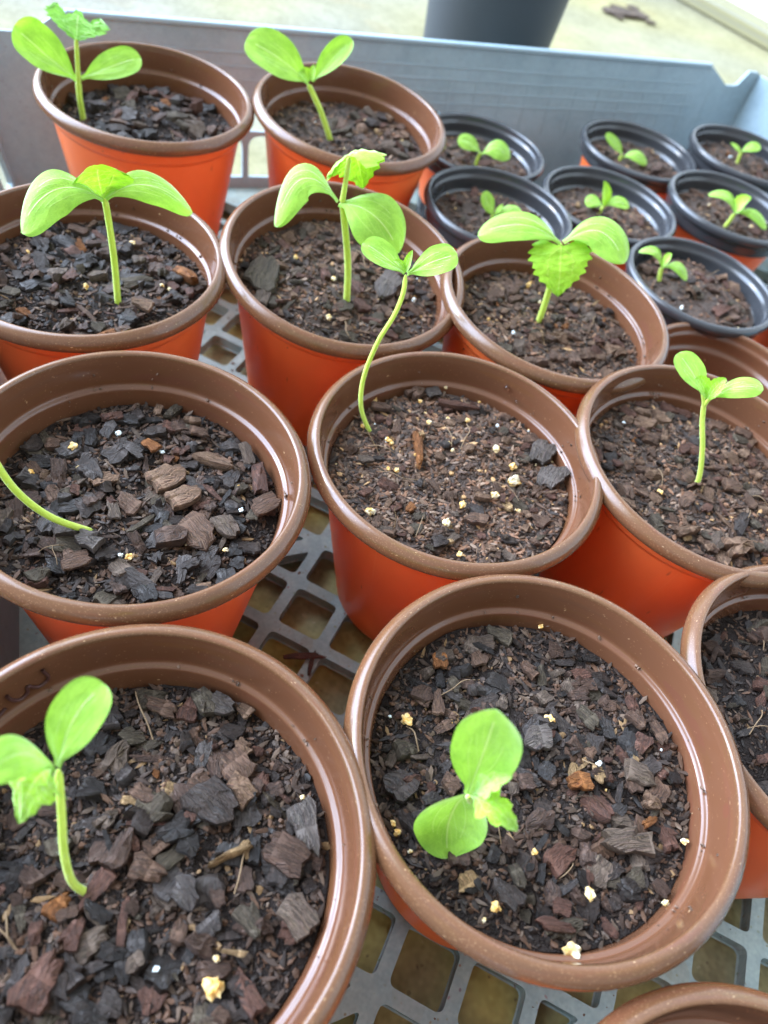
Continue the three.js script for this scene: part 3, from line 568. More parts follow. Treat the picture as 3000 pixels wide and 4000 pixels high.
const PLACED_PERLITE = {
  J: [[24.4, 17.2, 4.6, 1], [23.0, 12.6, 1.6, 0], [12.3, 17.2, 1.3, 2], [29.7, -22.5, 1.3, 0]],
  F: [[-24.9, -9.2, 3.4, 1], [7.8, 21.4, 2.4, 1], [5.3, 21.6, 1.5, 2], [-31.5, 3.6, 2.4, 1], [-19.4, -2.0, 1.6, 0], [-1.3, -19.2, 1.5, 2], [25.7, -14.6, 1.8, 1], [29.7, -6.4, 1.4, 2], [30.5, 8.2, 1.7, 0]],
  I: [[-34.0, -0.9, 3.2, 1], [-23.1, -2.8, 2, 1], [2.2, -11.5, 2.6, 1], [16.2, 26.9, 2.8, 0], [-5.2, 35.8, 3, 1], [12.4, 39.8, 3.8, 0], [33.9, 24.0, 1.8, 0], [15.9, -3.2, 1.6, 2], [39.1, 8.7, 1.7, 0], [-30.1, 26.2, 1.7, 1], [-1.9, -41.4, 1.4, 1], [2.1, 22.0, 1.6, 1], [8.1, 34.8, 1.8, 2], [-7.4, 39.0, 1.1, 0]],
  G: [[21.3, -1.8, 4.2, 0], [20.1, -8.2, 3, 1], [12.9, -12.8, 2.4, 0], [15.8, 6.8, 2.5, 0], [6.3, 14.0, 2.4, 1], [2.4, 24.8, 2.7, 0], [-21.7, 27.6, 2.8, 0], [8.8, 33.3, 2.3, 1], [-24.1, -4.2, 1.9, 1], [-17.9, 8.7, 2, 1], [1.0, -23.9, 1.8, 1], [-17.5, -28.4, 1.7, 1], [-10.0, -41.3, 1.5, 0], [-33.9, -9.6, 1.9, 1], [-33.9, -25.8, 2.6, 1], [24.8, 9.5, 1.6, 0], [-20.7, 9.3, 1.6, 1], [-13.5, -0.5, 1.3, 1], [-11.9, -17.1, 1.5, 0], [11.9, -26.3, 1.2, 2], [-3.3, -9.2, 1.3, 0]],
  H: [[0.6, -12.1, 2, 2], [-14.1, 12.6, 2.2, 1]],
  C: [[2.3, 7.3, 2.8, 1], [3.4, -26.6, 2.4, 0], [-17.6, 1.3, 2.3, 1], [24.8, -7.4, 1.8, 0], [27.7, -7.2, 1.8, 0], [-26.3, -2.9, 1.6, 1]],
  D: [[-3.3, 1.9, 2.2, 0], [1.4, 22.9, 2.6, 0], [-21.2, -2.3, 1.8, 1], [30.4, -5.7, 2, 2]],
  E: [[-11.6, -23.2, 2.6, 1], [-25.1, 10.2, 1.8, 1], [-13.7, 14.6, 1.8, 2], [-5.4, -11.4, 1.5, 0]],
};

const big = 0.845 * U;
makeSoil('I', 'dark moist bark potting mix under the squat seedling in the front right pot', big * 0.985, 0.33 * U, { wet: true, mound: 0.002, crumbs: 5200, chips: 275, min: 0.0024, max: 0.0072, pow: 1.25, perlite: 7, twigs: 6 });
makeSoil('J', 'coarse dark wet bark potting mix in the nearest pot at lower left', big * 0.985, 0.36 * U, { wet: true, mound: 0.002, crumbs: 5200, chips: 275, min: 0.0024, max: 0.0074, pow: 1.25, perlite: 4, twigs: 5, tilt: [0.05, 0.02] });
makeSoil('F', 'wet chunky bark potting mix round the bare leaning stem', big * 0.98, 0.37 * U, { wet: true, mound: 0.002, crumbs: 4600, chips: 275, min: 0.0024, max: 0.0078, pow: 1.25, perlite: 5, twigs: 3 });
makeSoil('G', 'crumbly brown potting mix dotted with white perlite in the centre pot', big * 0.985, 0.31 * U, { wet: false, mound: 0.004, crumbs: 9000, chips: 240, min: 0.0018, max: 0.0058, pow: 1.8, perlite: 22, twigs: 10 });
makeSoil('H', 'dry pale brown potting mix round the slender seedling at the right edge', big, 0.31 * U, { wet: false, mound: 0.003, crumbs: 5000, chips: 250, min: 0.0024, max: 0.008, pow: 1.7, perlite: 3, twigs: 4 });
makeSoil('C', 'dark potting mix under the drooping leaves at the left frame edge', big, 0.31 * U, { wet: true, mound: 0.003, crumbs: 3600, chips: 230, min: 0.0025, max: 0.0085, pow: 1.7, perlite: 3, twigs: 3 });
makeSoil('D', 'brown potting mix round the tallest seedling in the middle pot', big, 0.33 * U, { wet: false, mound: 0.003, crumbs: 4200, chips: 230, min: 0.0023, max: 0.0075, pow: 1.9, perlite: 3, twigs: 3 });
makeSoil('E', 'brown potting mix under the seedling with the heart shaped leaf', big, 0.33 * U, { wet: false, mound: 0.003, crumbs: 4200, chips: 230, min: 0.0024, max: 0.008, pow: 1.8, perlite: 3, twigs: 3 });
makeSoil('A', 'dark potting mix in the far left pot of the back row', big, 0.38 * U, { wet: true, mound: 0.003, crumbs: 1500, chips: 120, min: 0.0026, max: 0.0115, pow: 1.8, perlite: 4, twigs: 3 });
makeSoil('B', 'potting mix with a few pale specks in the second back row pot', big, 0.37 * U, { wet: false, mound: 0.003, crumbs: 1500, chips: 120, min: 0.0026, max: 0.0105, pow: 1.9, perlite: 9, twigs: 3 });
makeSoil('K', 'dark bark potting mix with pale splinters in the pot cut by the right frame edge', big, 0.35 * U, { wet: true, mound: 0.003, crumbs: 2200, chips: 210, min: 0.002, max: 0.009, pow: 1.7, perlite: 4, twigs: 8 });
makeSoil('L', 'dark potting mix deep inside the pot in the bottom right corner', big * 0.96, 0.5 * U, { wet: true, mound: 0.002, crumbs: 700, chips: 50, min: 0.0025, max: 0.010, perlite: 1, twigs: 1 });
const SMALL_SOIL = { N1: 'behind the black rimmed pot next to the back row', N2: 'with white specks behind the heart leaf seedling', N3: 'with one purplish chip by the far tray wall', N4: 'in the far right corner pot', N5: 'in the middle black rimmed pot', N6: 'speckled white in the pot at the right frame edge', N7: 'heaped in the lowest black rimmed pot', N8: 'in the sliver of pot at the right frame edge' };
for (let i = 1; i <= 8; i++) {
  const key = 'N' + i, many = i === 7;
  makeSoil(key, 'brown potting mix ' + SMALL_SOIL[key], 0.662 * U, (many ? 0.2 : 0.23) * U, { small: true, wet: false, mound: many ? 0.004 : 0.002, crumbs: 900, chips: i === 8 ? 16 : 60, min: 0.0024, max: i === 7 ? 0.0095 : 0.007, pow: 2.2, perlite: [5, 6, 2, 2, 4, 9, 2, 0][i - 1], twigs: 2, extra: i === 3 ? [[0.017, 0.012, 0.013, 0.4, 'purple']] : [] });
}

// ---------------------------------------------------------------- seedlings (points in millimetres from the foot of the stem)
const SEEDLINGS = [
  { pot: 'A', at: [-0.1923, 0.0705, -0.3160], r: 1.43,
    label: 'tall seedling with a fan shaped leaf on a hairy stalk in the far left pot',
    stem: [[0, 0, 0], [-0.38, 10.8, 0.23], [-0.15, 17.23, 0.09]],
    leaves: [
      ['cotyledon', [-0.45, 17.86, 0.28], [-15.23, 27.57, 2.52], [-23.72, 34.83, 6.25], [0.07, 0.42, -0.91], 9.8, 0.15],
      ['cotyledon', [1.15, 19.08, -0.7], [12.48, 25.25, -10.3], [21.56, 27.87, -18.56], [0.68, -0.51, 0.53], 6.9, 0.1],
      ['petiole', [-0.01, 17.68, 0.01], [-0.12, 26.43, -1.29], [2.25, 35.69, 1.36], [0.72, -0.04, -0.7], 1.3, 0],
      ['fan_leaf', [2.21, 35.39, 1.38], [1.61, 39.34, -1.24], [-0.08, 42.64, -6.56], [0.9, -0.16, -0.41], 12.8, 0.12],
    ] },
  { pot: 'B', at: [-0.0859, 0.0721, -0.3700], r: 1.43,
    label: 'seedling with two upswept seed leaves in the second pot of the back row',
    stem: [[0, 0, 0], [-6.92, 13.78, 1.61], [-13.89, 24.39, 3.23]],
    leaves: [
      ['cotyledon', [-14.19, 24.92, 3.31], [-26.04, 36.98, 11.38], [-43.78, 38.03, 11.36], [0, 0.53, -0.85], 10.3, 0.12],
      ['cotyledon', [-12.28, 26.23, 2.79], [-5.9, 35.85, -5.73], [1.36, 44.45, -10.73], [0.85, -0.33, 0.41], 5.6, 0.25],
      ['small_leaf', [-13.5, 26.34, 3.12], [-15.72, 28.93, 3.73], [-19.62, 29.75, 4.79], [0.05, 0.51, -0.86], 3.6, 0.2],
      ['small_leaf', [-13.15, 26.41, 3.02], [-12.27, 29.92, 2.79], [-12.19, 33.84, 2.76], [0.85, -0.09, 0.52], 2.6, 0.2],
    ] },
  { pot: 'C', at: [-0.1162, 0.0687, -0.1981], r: 1.18,
    label: 'seedling with two drooping seed leaves and a folded leaf between, by the left frame edge',
    stem: [[0, 0, 0], [0.38, 24.96, -0.22], [-0.17, 42.55, 0.1], [-0.37, 44.92, 0.21]],
    leaves: [
      ['cotyledon', [-0.65, 44.74, 0.38], [-8.77, 60.99, 14.01], [-21.91, 34.19, 15.35], [-0.65, 0.48, -0.59], 7.6, -0.15],
      ['cotyledon', [-0.18, 44.76, 0.11], [8.59, 55.23, -10.22], [19.92, 36.16, -21.63], [0.52, -0.51, 0.68], 5.9, -0.15],
      ['fold_leaf', [-0.95, 44.24, -0.44], [-3.91, 49.21, -2.76], [-1.59, 56, -0.08], [0.69, 0.06, -0.72], 10.4, 0.22],
    ] },
  { pot: 'D', at: [-0.0404, 0.0695, -0.2425], r: 1.34,
    label: 'seedling with a toothed umbrella leaf above one curled and one broad seed leaf',
    stem: [[0, 0, 0], [-2.51, 20.04, 0.42], [-8.31, 44.66, 1.38]],
    leaves: [
      ['cotyledon', [-9.68, 44.05, 1.66], [-27.45, 59.14, -0.35], [-30.29, 30.64, 7.99], [-0.52, 0.46, -0.72], 7.2, -0.2],
      ['cotyledon', [-9.08, 43.7, 1.54], [4.98, 52.08, 7.72], [16.31, 34.55, 5.1], [-0.28, -0.45, 0.85], 11.0, -0.1],
      ['petiole', [-8.31, 44.66, 1.38], [-8.18, 53, 1.36], [-8.4, 60.49, 1.4], [0.55, 0, -0.83], 1.3, 0],
      ['true_leaf', [-8.56, 60.9, 1.43], [-8.24, 62.19, -6.5], [-3.06, 47.41, -6.01], [-0.83, -0.49, 0.27], 11.3, 0.3],
    ] },
  { pot: 'E', at: [0.0381, 0.0701, -0.2694], r: 1.34,
    label: 'seedling with one heart shaped toothed leaf hanging forward between two wide seed leaves',
    stem: [[0, 0, 0], [-0.85, 12.05, -0.12], [-2.85, 28.53, -0.4], [-4.58, 38.86, -0.65]],
    leaves: [
      ['cotyledon', [-4.92, 39.16, -0.69], [-22.33, 47.52, -0.56], [-36.55, 31.94, -0.21], [-0.13, 0.51, -0.85], 6.4, -0.1],
      ['cotyledon', [-4.12, 40.05, -0.59], [7.57, 53.34, -8.24], [20.35, 40.78, 2.45], [-0.09, -0.53, 0.84], 7.8, -0.15],
      ['true_leaf', [-4.29, 38.58, 0.28], [-1.53, 32.89, 7.73], [1.69, 22.35, 7.94], [-0.95, -0.27, 0.17], 12.1, -0.12],
    ] },
  { pot: 'F', at: [-0.0769, 0.0721, -0.1041], r: 0.97,
    label: 'bright green bare stem leaning out past the left frame edge over coarse bark',
    stem: [[0, 0, 0], [-7.33, 9.76, 5.41], [-11.82, 21.02, 8.73], [-13.9, 31.78, 10.27], [-14.72, 44.85, 10.88]],
    leaves: [
      ['cotyledon', [-14.73, 45.27, 10.89], [-12.64, 59.62, 15.17], [-14.94, 60.66, 18.82], [0.8, 0.28, -0.53], 5.6, 0.1],
      ['cotyledon', [-14.73, 45.27, 10.89], [-17.28, 48.74, 7.12], [-19.1, 54.83, 7.32], [0.66, 0.02, -0.75], 4.0, 0.1],
    ] },
  { pot: 'G', at: [-0.0120, 0.0669, -0.1790], r: 0.8,
    label: 'leggy seedling with a long pale bent stem reaching up across the pot behind',
    stem: [[0, 0, 0], [-6.33, 9.77, -1.7], [-8.37, 20.38, -3.83], [-6.73, 36.16, -6.46], [-3.89, 46.32, -9.25], [-3.24, 52.95, -11.92], [-4.11, 57.05, -14.5]],
    leaves: [
      ['cotyledon', [-4.55, 57.55, -14.46], [-12.42, 60.94, -15.93], [-19.45, 61.15, -17.5], [0.28, 0.45, -0.85], 4.1, 0.12],
      ['cotyledon', [-3.75, 57.61, -14.53], [3.39, 65.65, -14.04], [9.09, 66.99, -17.76], [0.49, -0.4, 0.78], 4.8, 0.05],
      ['small_leaf', [-4.32, 58.34, -14.48], [-3.82, 61.99, -14.52], [-3.88, 65.79, -14.51], [0.75, -0.04, 0.66], 1.7, 0.3],
      ['small_leaf', [-4.47, 58.3, -14.47], [-6.58, 61.25, -14.29], [-8.81, 60.55, -14.1], [0.16, 0.45, -0.88], 1.1, 0.3],
    ] },
  { pot: 'H', at: [0.1049, 0.0715, -0.1967], r: 0.92,
    label: 'slender seedling with one upright and one sideways seed leaf, right edge of the picture',
    stem: [[0, 0, 0], [-1.22, 7.81, -0.65], [-5.79, 18.59, -3.09], [-11.23, 28.39, -5.99], [-13.75, 33.88, -7.34]],
    leaves: [
      ['petiole', [-13.66, 33.72, -7.29], [-14.66, 35.35, -7.74], [-16.15, 37.24, -8.41], [0.74, 0.35, -0.57], 1.1, 0],
      ['cotyledon', [-16.02, 37, -8.35], [-20.65, 41.12, -12.75], [-27.34, 42.41, -18.12], [0.7, 0.43, -0.57], 4.4, 0.1],
      ['petiole', [-13.46, 33.52, -7.21], [-13.62, 35.79, -7.28], [-13.24, 37.97, -7.11], [0.34, -0.04, 0.94], 1.1, 0],
      ['cotyledon', [-13.52, 36.92, -7.23], [-10.58, 48.44, -4.73], [-2.07, 48, -4.49], [0.13, -0.36, 0.92], 3.7, -0.1],
      ['small_leaf', [-14.52, 37.32, -6.29], [-15.07, 43.64, -5.81], [-13.11, 46.13, -7.05], [0.71, -0.05, 0.7], 2.7, 0.25],
      ['small_leaf', [-14.64, 37.22, -6.34], [-18.79, 42.04, -8.65], [-21.11, 41.58, -8.29], [0.52, 0.45, -0.72], 2.7, 0.25],
    ] },
  { pot: 'I', at: [0.0449, 0.0735, -0.0604], r: 0.92,
    label: 'squat seedling seen from above with two rounded seed leaves, front right pot',
    stem: [[0, 0, 0], [-5.09, 14.58, 3.06], [-10.1, 28.6, 6.27]],
    leaves: [
      ['cotyledon', [-10.57, 29.24, 5.97], [-11.03, 40.9, 0.61], [-15.41, 61.37, 2.27], [0.98, 0.16, 0.08], 6.5, 0.18],
      ['round_leaf', [-10.47, 26.32, 6.04], [-10.7, 8.35, 5.15], [-6.37, 3.49, 11.89], [-0.98, -0.18, 0], 7.6, 0.34],
      ['lobed_leaf', [-10.11, 31.62, 6.75], [-8.08, 42.72, 11.29], [-0.99, 35.35, 12.12], [-0.38, -0.33, 0.87], 3.8, 0.12],
      ['lobed_leaf', [-10.08, 32.42, 6.77], [-10.57, 47.53, 8.83], [-7.63, 49.62, 7.86], [0.46, -0.12, 0.88], 2.4, 0.25],
    ] },
  { pot: 'J', at: [-0.0338, 0.0738, -0.0207], r: 0.84,
    label: 'seedling with a lobed true leaf and an upright seed leaf in the nearest pot',
    stem: [[0, 0, 0], [-2.55, 5.63, -0.16], [-4.29, 15.92, -2.75], [-5.66, 28.54, -7.74], [-7.88, 34.7, -12.52]],
    leaves: [
      ['cotyledon', [-7.76, 36.5, -12.67], [-6.93, 49.25, -17.17], [-4.31, 47.58, -25.37], [0.98, -0.15, 0.13], 4.6, 0.12],
      ['cotyledon', [-8.12, 37.48, -12.23], [-9.5, 56.45, -10.78], [-12.48, 51.99, -3.66], [-0.71, 0.19, -0.68], 3.7, -0.1],
      ['lobed_leaf', [-7.66, 38.65, -11.93], [-9.21, 44.01, -7.95], [-11.35, 28.89, -3.46], [-0.96, 0.22, -0.16], 6.2, -0.15],
    ] },
  { pot: 'N1', at: [-0.0119, 0.0525, -0.4396], r: 1.09,
    label: 'small seedling with two round seed leaves in the black rimmed pot beside the back row',
    stem: [[0, 0, 0], [0.05, 3.46, -0], [0.69, 7.05, -0.02]],
    leaves: [
      ['cotyledon', [0.31, 7.25, -0.01], [-7.49, 12.68, 0.19], [-14.47, 10.43, 0.37], [0.1, 0.54, -0.83], 4.9, 0],
      ['cotyledon', [1.31, 6.62, -0.03], [7.27, 17.1, -0.19], [18.09, 8.9, -0.46], [0.1, -0.55, 0.83], 6.1, -0.1],
    ] },
  { pot: 'N2', at: [0.0069, 0.0600, -0.3651], r: 1.09,
    label: 'small seedling half hidden behind the broad seed leaf of a larger plant',
    stem: [[0, 0, 0], [-0.48, 1.89, -0.01], [-0.74, 3.55, -0.01]],
    leaves: [
      ['cotyledon', [-0.74, 3.55, -0.01], [-3.71, 8.63, -0.06], [-9.2, 13.19, -0.16], [0.45, 0.39, -0.8], 4.0, 0],
      ['cotyledon', [0.11, 3.55, 0], [4.62, 11.7, 0.08], [12.58, 10.11, 0.21], [0.24, -0.48, 0.84], 2.3, -0.1],
      ['small_leaf', [-0.07, 4.07, -0], [1.44, 7.41, 0.02], [2.57, 10.83, 0.04], [0.58, -0.23, 0.78], 1.7, 0],
    ] },
  { pot: 'N3', at: [0.0768, 0.0525, -0.5080], r: 1.09,
    label: 'small seedling with two narrow seed leaves beside a purplish chip, black rimmed pot',
    stem: [[0, 0, 0], [-0.31, 1.78, -0.05], [-0.44, 4.3, -0.07]],
    leaves: [
      ['cotyledon', [-0.21, 4.55, -0.03], [-5.1, 9.35, -0.77], [-15.22, 12.74, -2.29], [0.4, 0.52, -0.76], 3.4, 0],
      ['cotyledon', [0.93, 2.93, 0.14], [5.77, 11.21, 0.87], [16.69, 4.1, 2.51], [-0.08, -0.57, 0.82], 3.9, -0.1],
    ] },
  { pot: 'N4', at: [0.1568, 0.0600, -0.5446], r: 1.09,
    label: 'tiny seedling with one shrivelled and one green leaf in the far right corner pot',
    stem: [[0, 0, 0], [-0.63, 3.48, -0.18], [-1.27, 7.26, -0.37]],
    leaves: [
      ['cotyledon', [-1.41, 7.2, -0.41], [0.34, 14.82, 0.09], [8.32, 13.64, 2.37], [0.1, -0.51, 0.85], 3.7, 0],
      ['small_leaf', [-1.41, 7.2, -0.41], [-5.84, 10.28, -1.67], [-10.2, 10.25, -2.92], [0.4, 0.57, -0.72], 1.5, 0],
    ] },
  { pot: 'N5', at: [0.0644, 0.0565, -0.4157], r: 1.09,
    label: 'small three leaved seedling in the black rimmed pot at the centre of its cluster',
    stem: [[0, 0, 0], [0.28, 2.82, 0.04], [0.83, 6.04, 0.13]],
    leaves: [
      ['small_leaf', [0.85, 6.67, 0.13], [0.06, 13.37, 0.01], [-4.68, 19.36, -0.74], [0.7, 0.26, -0.67], 3.5, 0.2],
      ['cotyledon', [0.19, 6.09, 0.03], [-6.62, 7.99, -1.04], [-9.79, 5.15, -1.54], [0.08, 0.55, -0.83], 4.0, 0],
      ['cotyledon', [1.49, 6.62, 0.23], [4.45, 14.47, 0.7], [13.93, 10.77, 2.19], [0.04, -0.53, 0.85], 3.4, 0],
    ] },
  { pot: 'N6', at: [0.1413, 0.0600, -0.4444], r: 1.18,
    label: 'small seedling with arching leaves in the black rimmed pot cut by the right edge',
    stem: [[0, 0, 0], [0.52, 4.76, 0.16], [0.74, 9.14, 0.23]],
    leaves: [
      ['cotyledon', [0.74, 9.14, 0.23], [-6.57, 21.26, -2.1], [-17.03, 12.72, -5.45], [0.35, 0.56, -0.75], 2.9, 0],
      ['small_leaf', [0.77, 10.13, 0.24], [-0.35, 16.37, -0.11], [4.06, 20.66, 1.3], [0.37, -0.21, 0.9], 5.3, 0.2],
      ['cotyledon', [1.22, 9.38, 0.39], [6.83, 18.29, 2.18], [19.98, 9.01, 6.39], [-0.26, -0.57, 0.78], 3.0, -0.1],
    ] },
  { pot: 'N7', at: [0.0998, 0.0600, -0.3543], r: 1.18,
    label: 'small seedling with curved seed leaves in the lowest black rimmed pot',
    stem: [[0, 0, 0], [-2.16, 4.43, -0.61], [-3.65, 9.42, -1.03]],
    leaves: [
      ['cotyledon', [-3.82, 9.48, -1.07], [-9.67, 20.18, -2.66], [-17.09, 12.09, -4.67], [0.32, 0.53, -0.79], 2.4, 0],
      ['small_leaf', [-3.64, 10.18, -1.02], [-3.34, 16.51, -0.95], [-2.48, 18, -0.71], [0.46, -0.1, 0.88], 2.6, 0.2],
      ['cotyledon', [-3.22, 9.64, -0.91], [1.76, 17.89, 0.44], [9.79, 9.2, 2.61], [-0.24, -0.53, 0.81], 2.8, -0.1],
    ] },
];

const mm = (p) => V(p[0] / 1000, p[1] / 1000, p[2] / 1000);
function stemGeometry(points, r0, r1, seg = 40, ring = 10) {
  const curve = new THREE.CatmullRomCurve3(points, false, 'centripetal'), fr = curve.computeFrenetFrames(seg, false), pos = [], uv = [], idx = [], nor = [];
  for (let i = 0; i <= seg; i++) {
    const k = i / seg, c = curve.getPointAt(k), r = (r0 + (r1 - r0) * k) * (1 + 0.18 * Math.exp(-k * 14)) * (i === seg ? 0.5 : 1);
    for (let j = 0; j <= ring; j++) { const a = j / ring * 2 * Math.PI, n = fr.normals[i].clone().multiplyScalar(Math.cos(a)).addScaledVector(fr.binormals[i], Math.sin(a)); pos.push(c.x + n.x * r, c.y + n.y * r, c.z + n.z * r); nor.push(n.x, n.y, n.z); uv.push(j / ring, k * 2); }
  }
  for (let i = 0; i < seg; i++) for (let j = 0; j < ring; j++) { const a = i * (ring + 1) + j, b = a + ring + 1; idx.push(a, a + 1, b, b, a + 1, b + 1); }
  const top = pos.length / 3, e = curve.getPointAt(1).addScaledVector(fr.tangents[seg], r1 * 0.4); pos.push(e.x, e.y, e.z); nor.push(...fr.tangents[seg].toArray()); uv.push(0.5, 2);
  for (let j = 0; j < ring; j++) idx.push(seg * (ring + 1) + j, seg * (ring + 1) + j + 1, top);
  const g = new THREE.BufferGeometry(); g.setAttribute('position', new THREE.Float32BufferAttribute(pos, 3)); g.setAttribute('normal', new THREE.Float32BufferAttribute(nor, 3)); g.setAttribute('uv', new THREE.Float32BufferAttribute(uv, 2)); g.setIndex(idx);
  return g;
}
const table = (pts, t) => { for (let i = 1; i < pts.length; i++) if (t <= pts[i][0]) { const [a, b] = [pts[i - 1], pts[i]], k = (t - a[0]) / (b[0] - a[0]); return a[1] + (b[1] - a[1]) * k * k * (3 - 2 * k); } return pts[pts.length - 1][1]; };
const saw = (x) => { const f = x - Math.floor(x); return f < 0.75 ? f / 0.75 : (1 - f) / 0.25; };
const PROFILE = {
  cotyledon: (t) => { const k = Math.max(0, (t - 0.04) / 0.96); const body = k > 0.56 ? Math.sqrt(Math.max(0, 1 - Math.pow((k - 0.56) / 0.44, 3.0))) : Math.pow(Math.sin(Math.PI / 2 * k / 0.56), 0.85); return Math.max(body, t < 0.14 ? 0.15 : 0); },
  small_leaf: (t) => Math.max(Math.pow(Math.sin(Math.PI * Math.pow(t, 0.8)), 0.7) * (0.9 + 0.13 * saw(t * 7)), t < 0.1 ? 0.14 : 0),
  true_leaf: (t) => table([[0, 0.66], [0.08, 0.88], [0.2, 1.0], [0.33, 1.0], [0.46, 0.86], [0.54, 0.86], [0.68, 0.66], [0.8, 0.42], [0.91, 0.22], [0.97, 0.09], [1, 0.0]], t) * (0.90 + 0.15 * saw(t * 8)),
  round_leaf: (t) => { const k = Math.max(0, (t - 0.03) / 0.97); return Math.max(Math.pow(Math.sin(Math.PI * Math.pow(k, 0.72)), 0.55), t < 0.08 ? 0.14 : 0); },
  lobed_leaf: (t) => table([[0, 0.10], [0.08, 0.16], [0.2, 0.55], [0.34, 1.0], [0.40, 0.95], [0.47, 0.60], [0.56, 0.74], [0.66, 0.70], [0.72, 0.44], [0.82, 0.40], [0.93, 0.2], [1, 0.0]], t) * (0.96 + 0.05 * saw(t * 13)),
  fold_leaf: (t) => table([[0, 0.10], [0.15, 0.36], [0.4, 0.72], [0.65, 0.95], [0.8, 1.0], [0.93, 0.92], [1, 0.72]], t),
  fan_leaf: (t) => table([[0, 0.10], [0.12, 0.3], [0.35, 0.62], [0.6, 0.9], [0.8, 1.0], [0.92, 0.96], [1, 0.9]], t) * (0.93 + 0.12 * saw(t * 6)),
};
function leafGeometry(kind, a, b, c, side, W, cup, seedN) {
  const curve = new THREE.QuadraticBezierCurve3(a, b, c), fine = kind !== 'cotyledon' && kind !== 'round_leaf', NT = fine ? 66 : 34, NV = 18, pos = [], uv = [], idx = [], len = curve.getLength();
  for (let i = 0; i <= NT; i++) {
    const t = fine ? i / NT : Math.sin(i / NT * Math.PI / 2), p = curve.getPoint(t), T = curve.getTangent(t), sd = side.clone().addScaledVector(T, -T.dot(side)).normalize(), N = V(0, 0, 0).crossVectors(sd, T);
    const w = PROFILE[kind](t) * W;
    for (let j = 0; j <= NV; j++) {
      const v = j / NV * 2 - 1, q = p.clone().addScaledVector(sd, v * w);
      let lift = cup * 1.6 * w * v * v - W * 0.055 * Math.exp(-v * v / 0.03) * Math.min(1, t * 6) * (1 - t);
      lift += W * 0.07 * noise3.noise(t * 3.2 + seedN * 3.1, v * 1.6, seedN) + (fine ? W * 0.05 * noise3.noise(t * 9, v * 7, seedN * 2) : 0);
      q.addScaledVector(N, lift);
      if (kind === 'true_leaf') q.addScaledVector(T, -len * 0.20 * Math.pow(Math.abs(v), 1.5) * Math.pow(1 - t, 2.2));
      if (kind === 'round_leaf') q.addScaledVector(T, -len * 0.22 * Math.pow(Math.abs(v), 1.6) * Math.pow(1 - t, 1.8));
      if (kind === 'fold_leaf') q.addScaledVector(T, len * t * t * (-0.30 * v * v - 0.05 * Math.exp(-v * v / 0.02)));
      if (kind === 'fan_leaf') q.addScaledVector(T, len * t * t * (0.16 * Math.cos(v * 8.2) - 0.28 * v * v + 0.14 * saw(v * 4.5 + 20)));
      pos.push(q.x, q.y, q.z); uv.push(t, 0.5 + v * 0.5);
    }
  }
  for (let i = 0; i < NT; i++) for (let j = 0; j < NV; j++) { const A = i * (NV + 1) + j, B = A + NV + 1; idx.push(A, A + 1, B, B, A + 1, B + 1); }
  const g = new THREE.BufferGeometry(); g.setAttribute('position', new THREE.Float32BufferAttribute(pos, 3)); g.setAttribute('uv', new THREE.Float32BufferAttribute(uv, 2)); g.setIndex(idx); g.computeVertexNormals();
  return g;
}
function hairGeometry(points, r, count) {
  const curve = new THREE.CatmullRomCurve3(points), list = [];
  for (let i = 0; i < count; i++) {
    const k = rr(0.05, 0.98), c = curve.getPointAt(k), T = curve.getTangentAt(k), d = V(rr(-1, 1), rr(-1, 1), rr(-1, 1)); d.addScaledVector(T, -d.dot(T)).normalize();
    const l = rr(0.0004, 0.0010), g = new THREE.ConeGeometry(0.00004, l, 3, 1, true); g.translate(0, l / 2, 0); g.applyQuaternion(new THREE.Quaternion().setFromUnitVectors(V(0, 1, 0), d)); g.translate(c.x + d.x * r * 0.9, c.y + d.y * r * 0.9, c.z + d.z * r * 0.9);
    list.push(g);
  }
  return mergeGeometries(list);
}
SEEDLINGS.forEach((s, n) => {
  const t = thing('seedling', s.at[0], s.at[1] + FLOOR, s.at[2]);
  tag(t, s.label, 'seedling', 'seedlings growing in the pots');
  const pts = s.stem.map(mm), r = s.r / 1000, foot = pts[0].clone().add(pts[0].clone().sub(pts[1]).normalize().multiplyScalar(0.004));
  part('stem', stemGeometry([foot, ...pts], r * 1.02, r * 0.92), M.stem, t);
  s.leaves.forEach(([kind, a, b, c, side, w, cup], i) => {
    if (kind === 'petiole') {
      const pp = [mm(a), new THREE.QuadraticBezierCurve3(mm(a), mm(b), mm(c)).getPoint(0.5), mm(c)];
      const stalk = part('petiole', stemGeometry(pp, r * 0.72, r * 0.6, 20), M.stem, t);
      if (s.pot === 'A' || s.pot === 'D') part('hairs', hairGeometry(pp, r * 0.66, 130), M.hair, stalk).userData.kind = 'stuff';
      return;
    }
    const g = leafGeometry(kind, mm(a), mm(b), mm(c), V(...side), w / 1000, cup, n * 5 + i + 1);
    const seedLeaf = kind === 'cotyledon' || kind === 'round_leaf';
    part(seedLeaf ? 'cotyledon' : 'true_leaf', g, seedLeaf ? M.cotyledon : s.pot === 'A' ? M.minty : M.true, t);
  });
  if (!s.pot.startsWith('N')) {
    const list = [];
    for (let i = 0; i < 26; i++) { const g = CRUMB.clone(), k = rr(0.0007, 0.0019), a = rnd() * 6.28, d = r * rr(0.9, 3.2); g.scale(k, k, k); g.rotateX(rnd() * 3); g.rotateY(rnd() * 6); g.translate(Math.cos(a) * d, rr(-0.0006, 0.0010), Math.sin(a) * d); list.push(g); }
    part('soil_collar', mergeGeometries(list), BARK.dark, t).userData.kind = 'stuff';
  }
  if (!s.pot.startsWith('N')) part('hairs', hairGeometry(pts, r * 0.98, 55), M.hair, t).userData.kind = 'stuff';
});

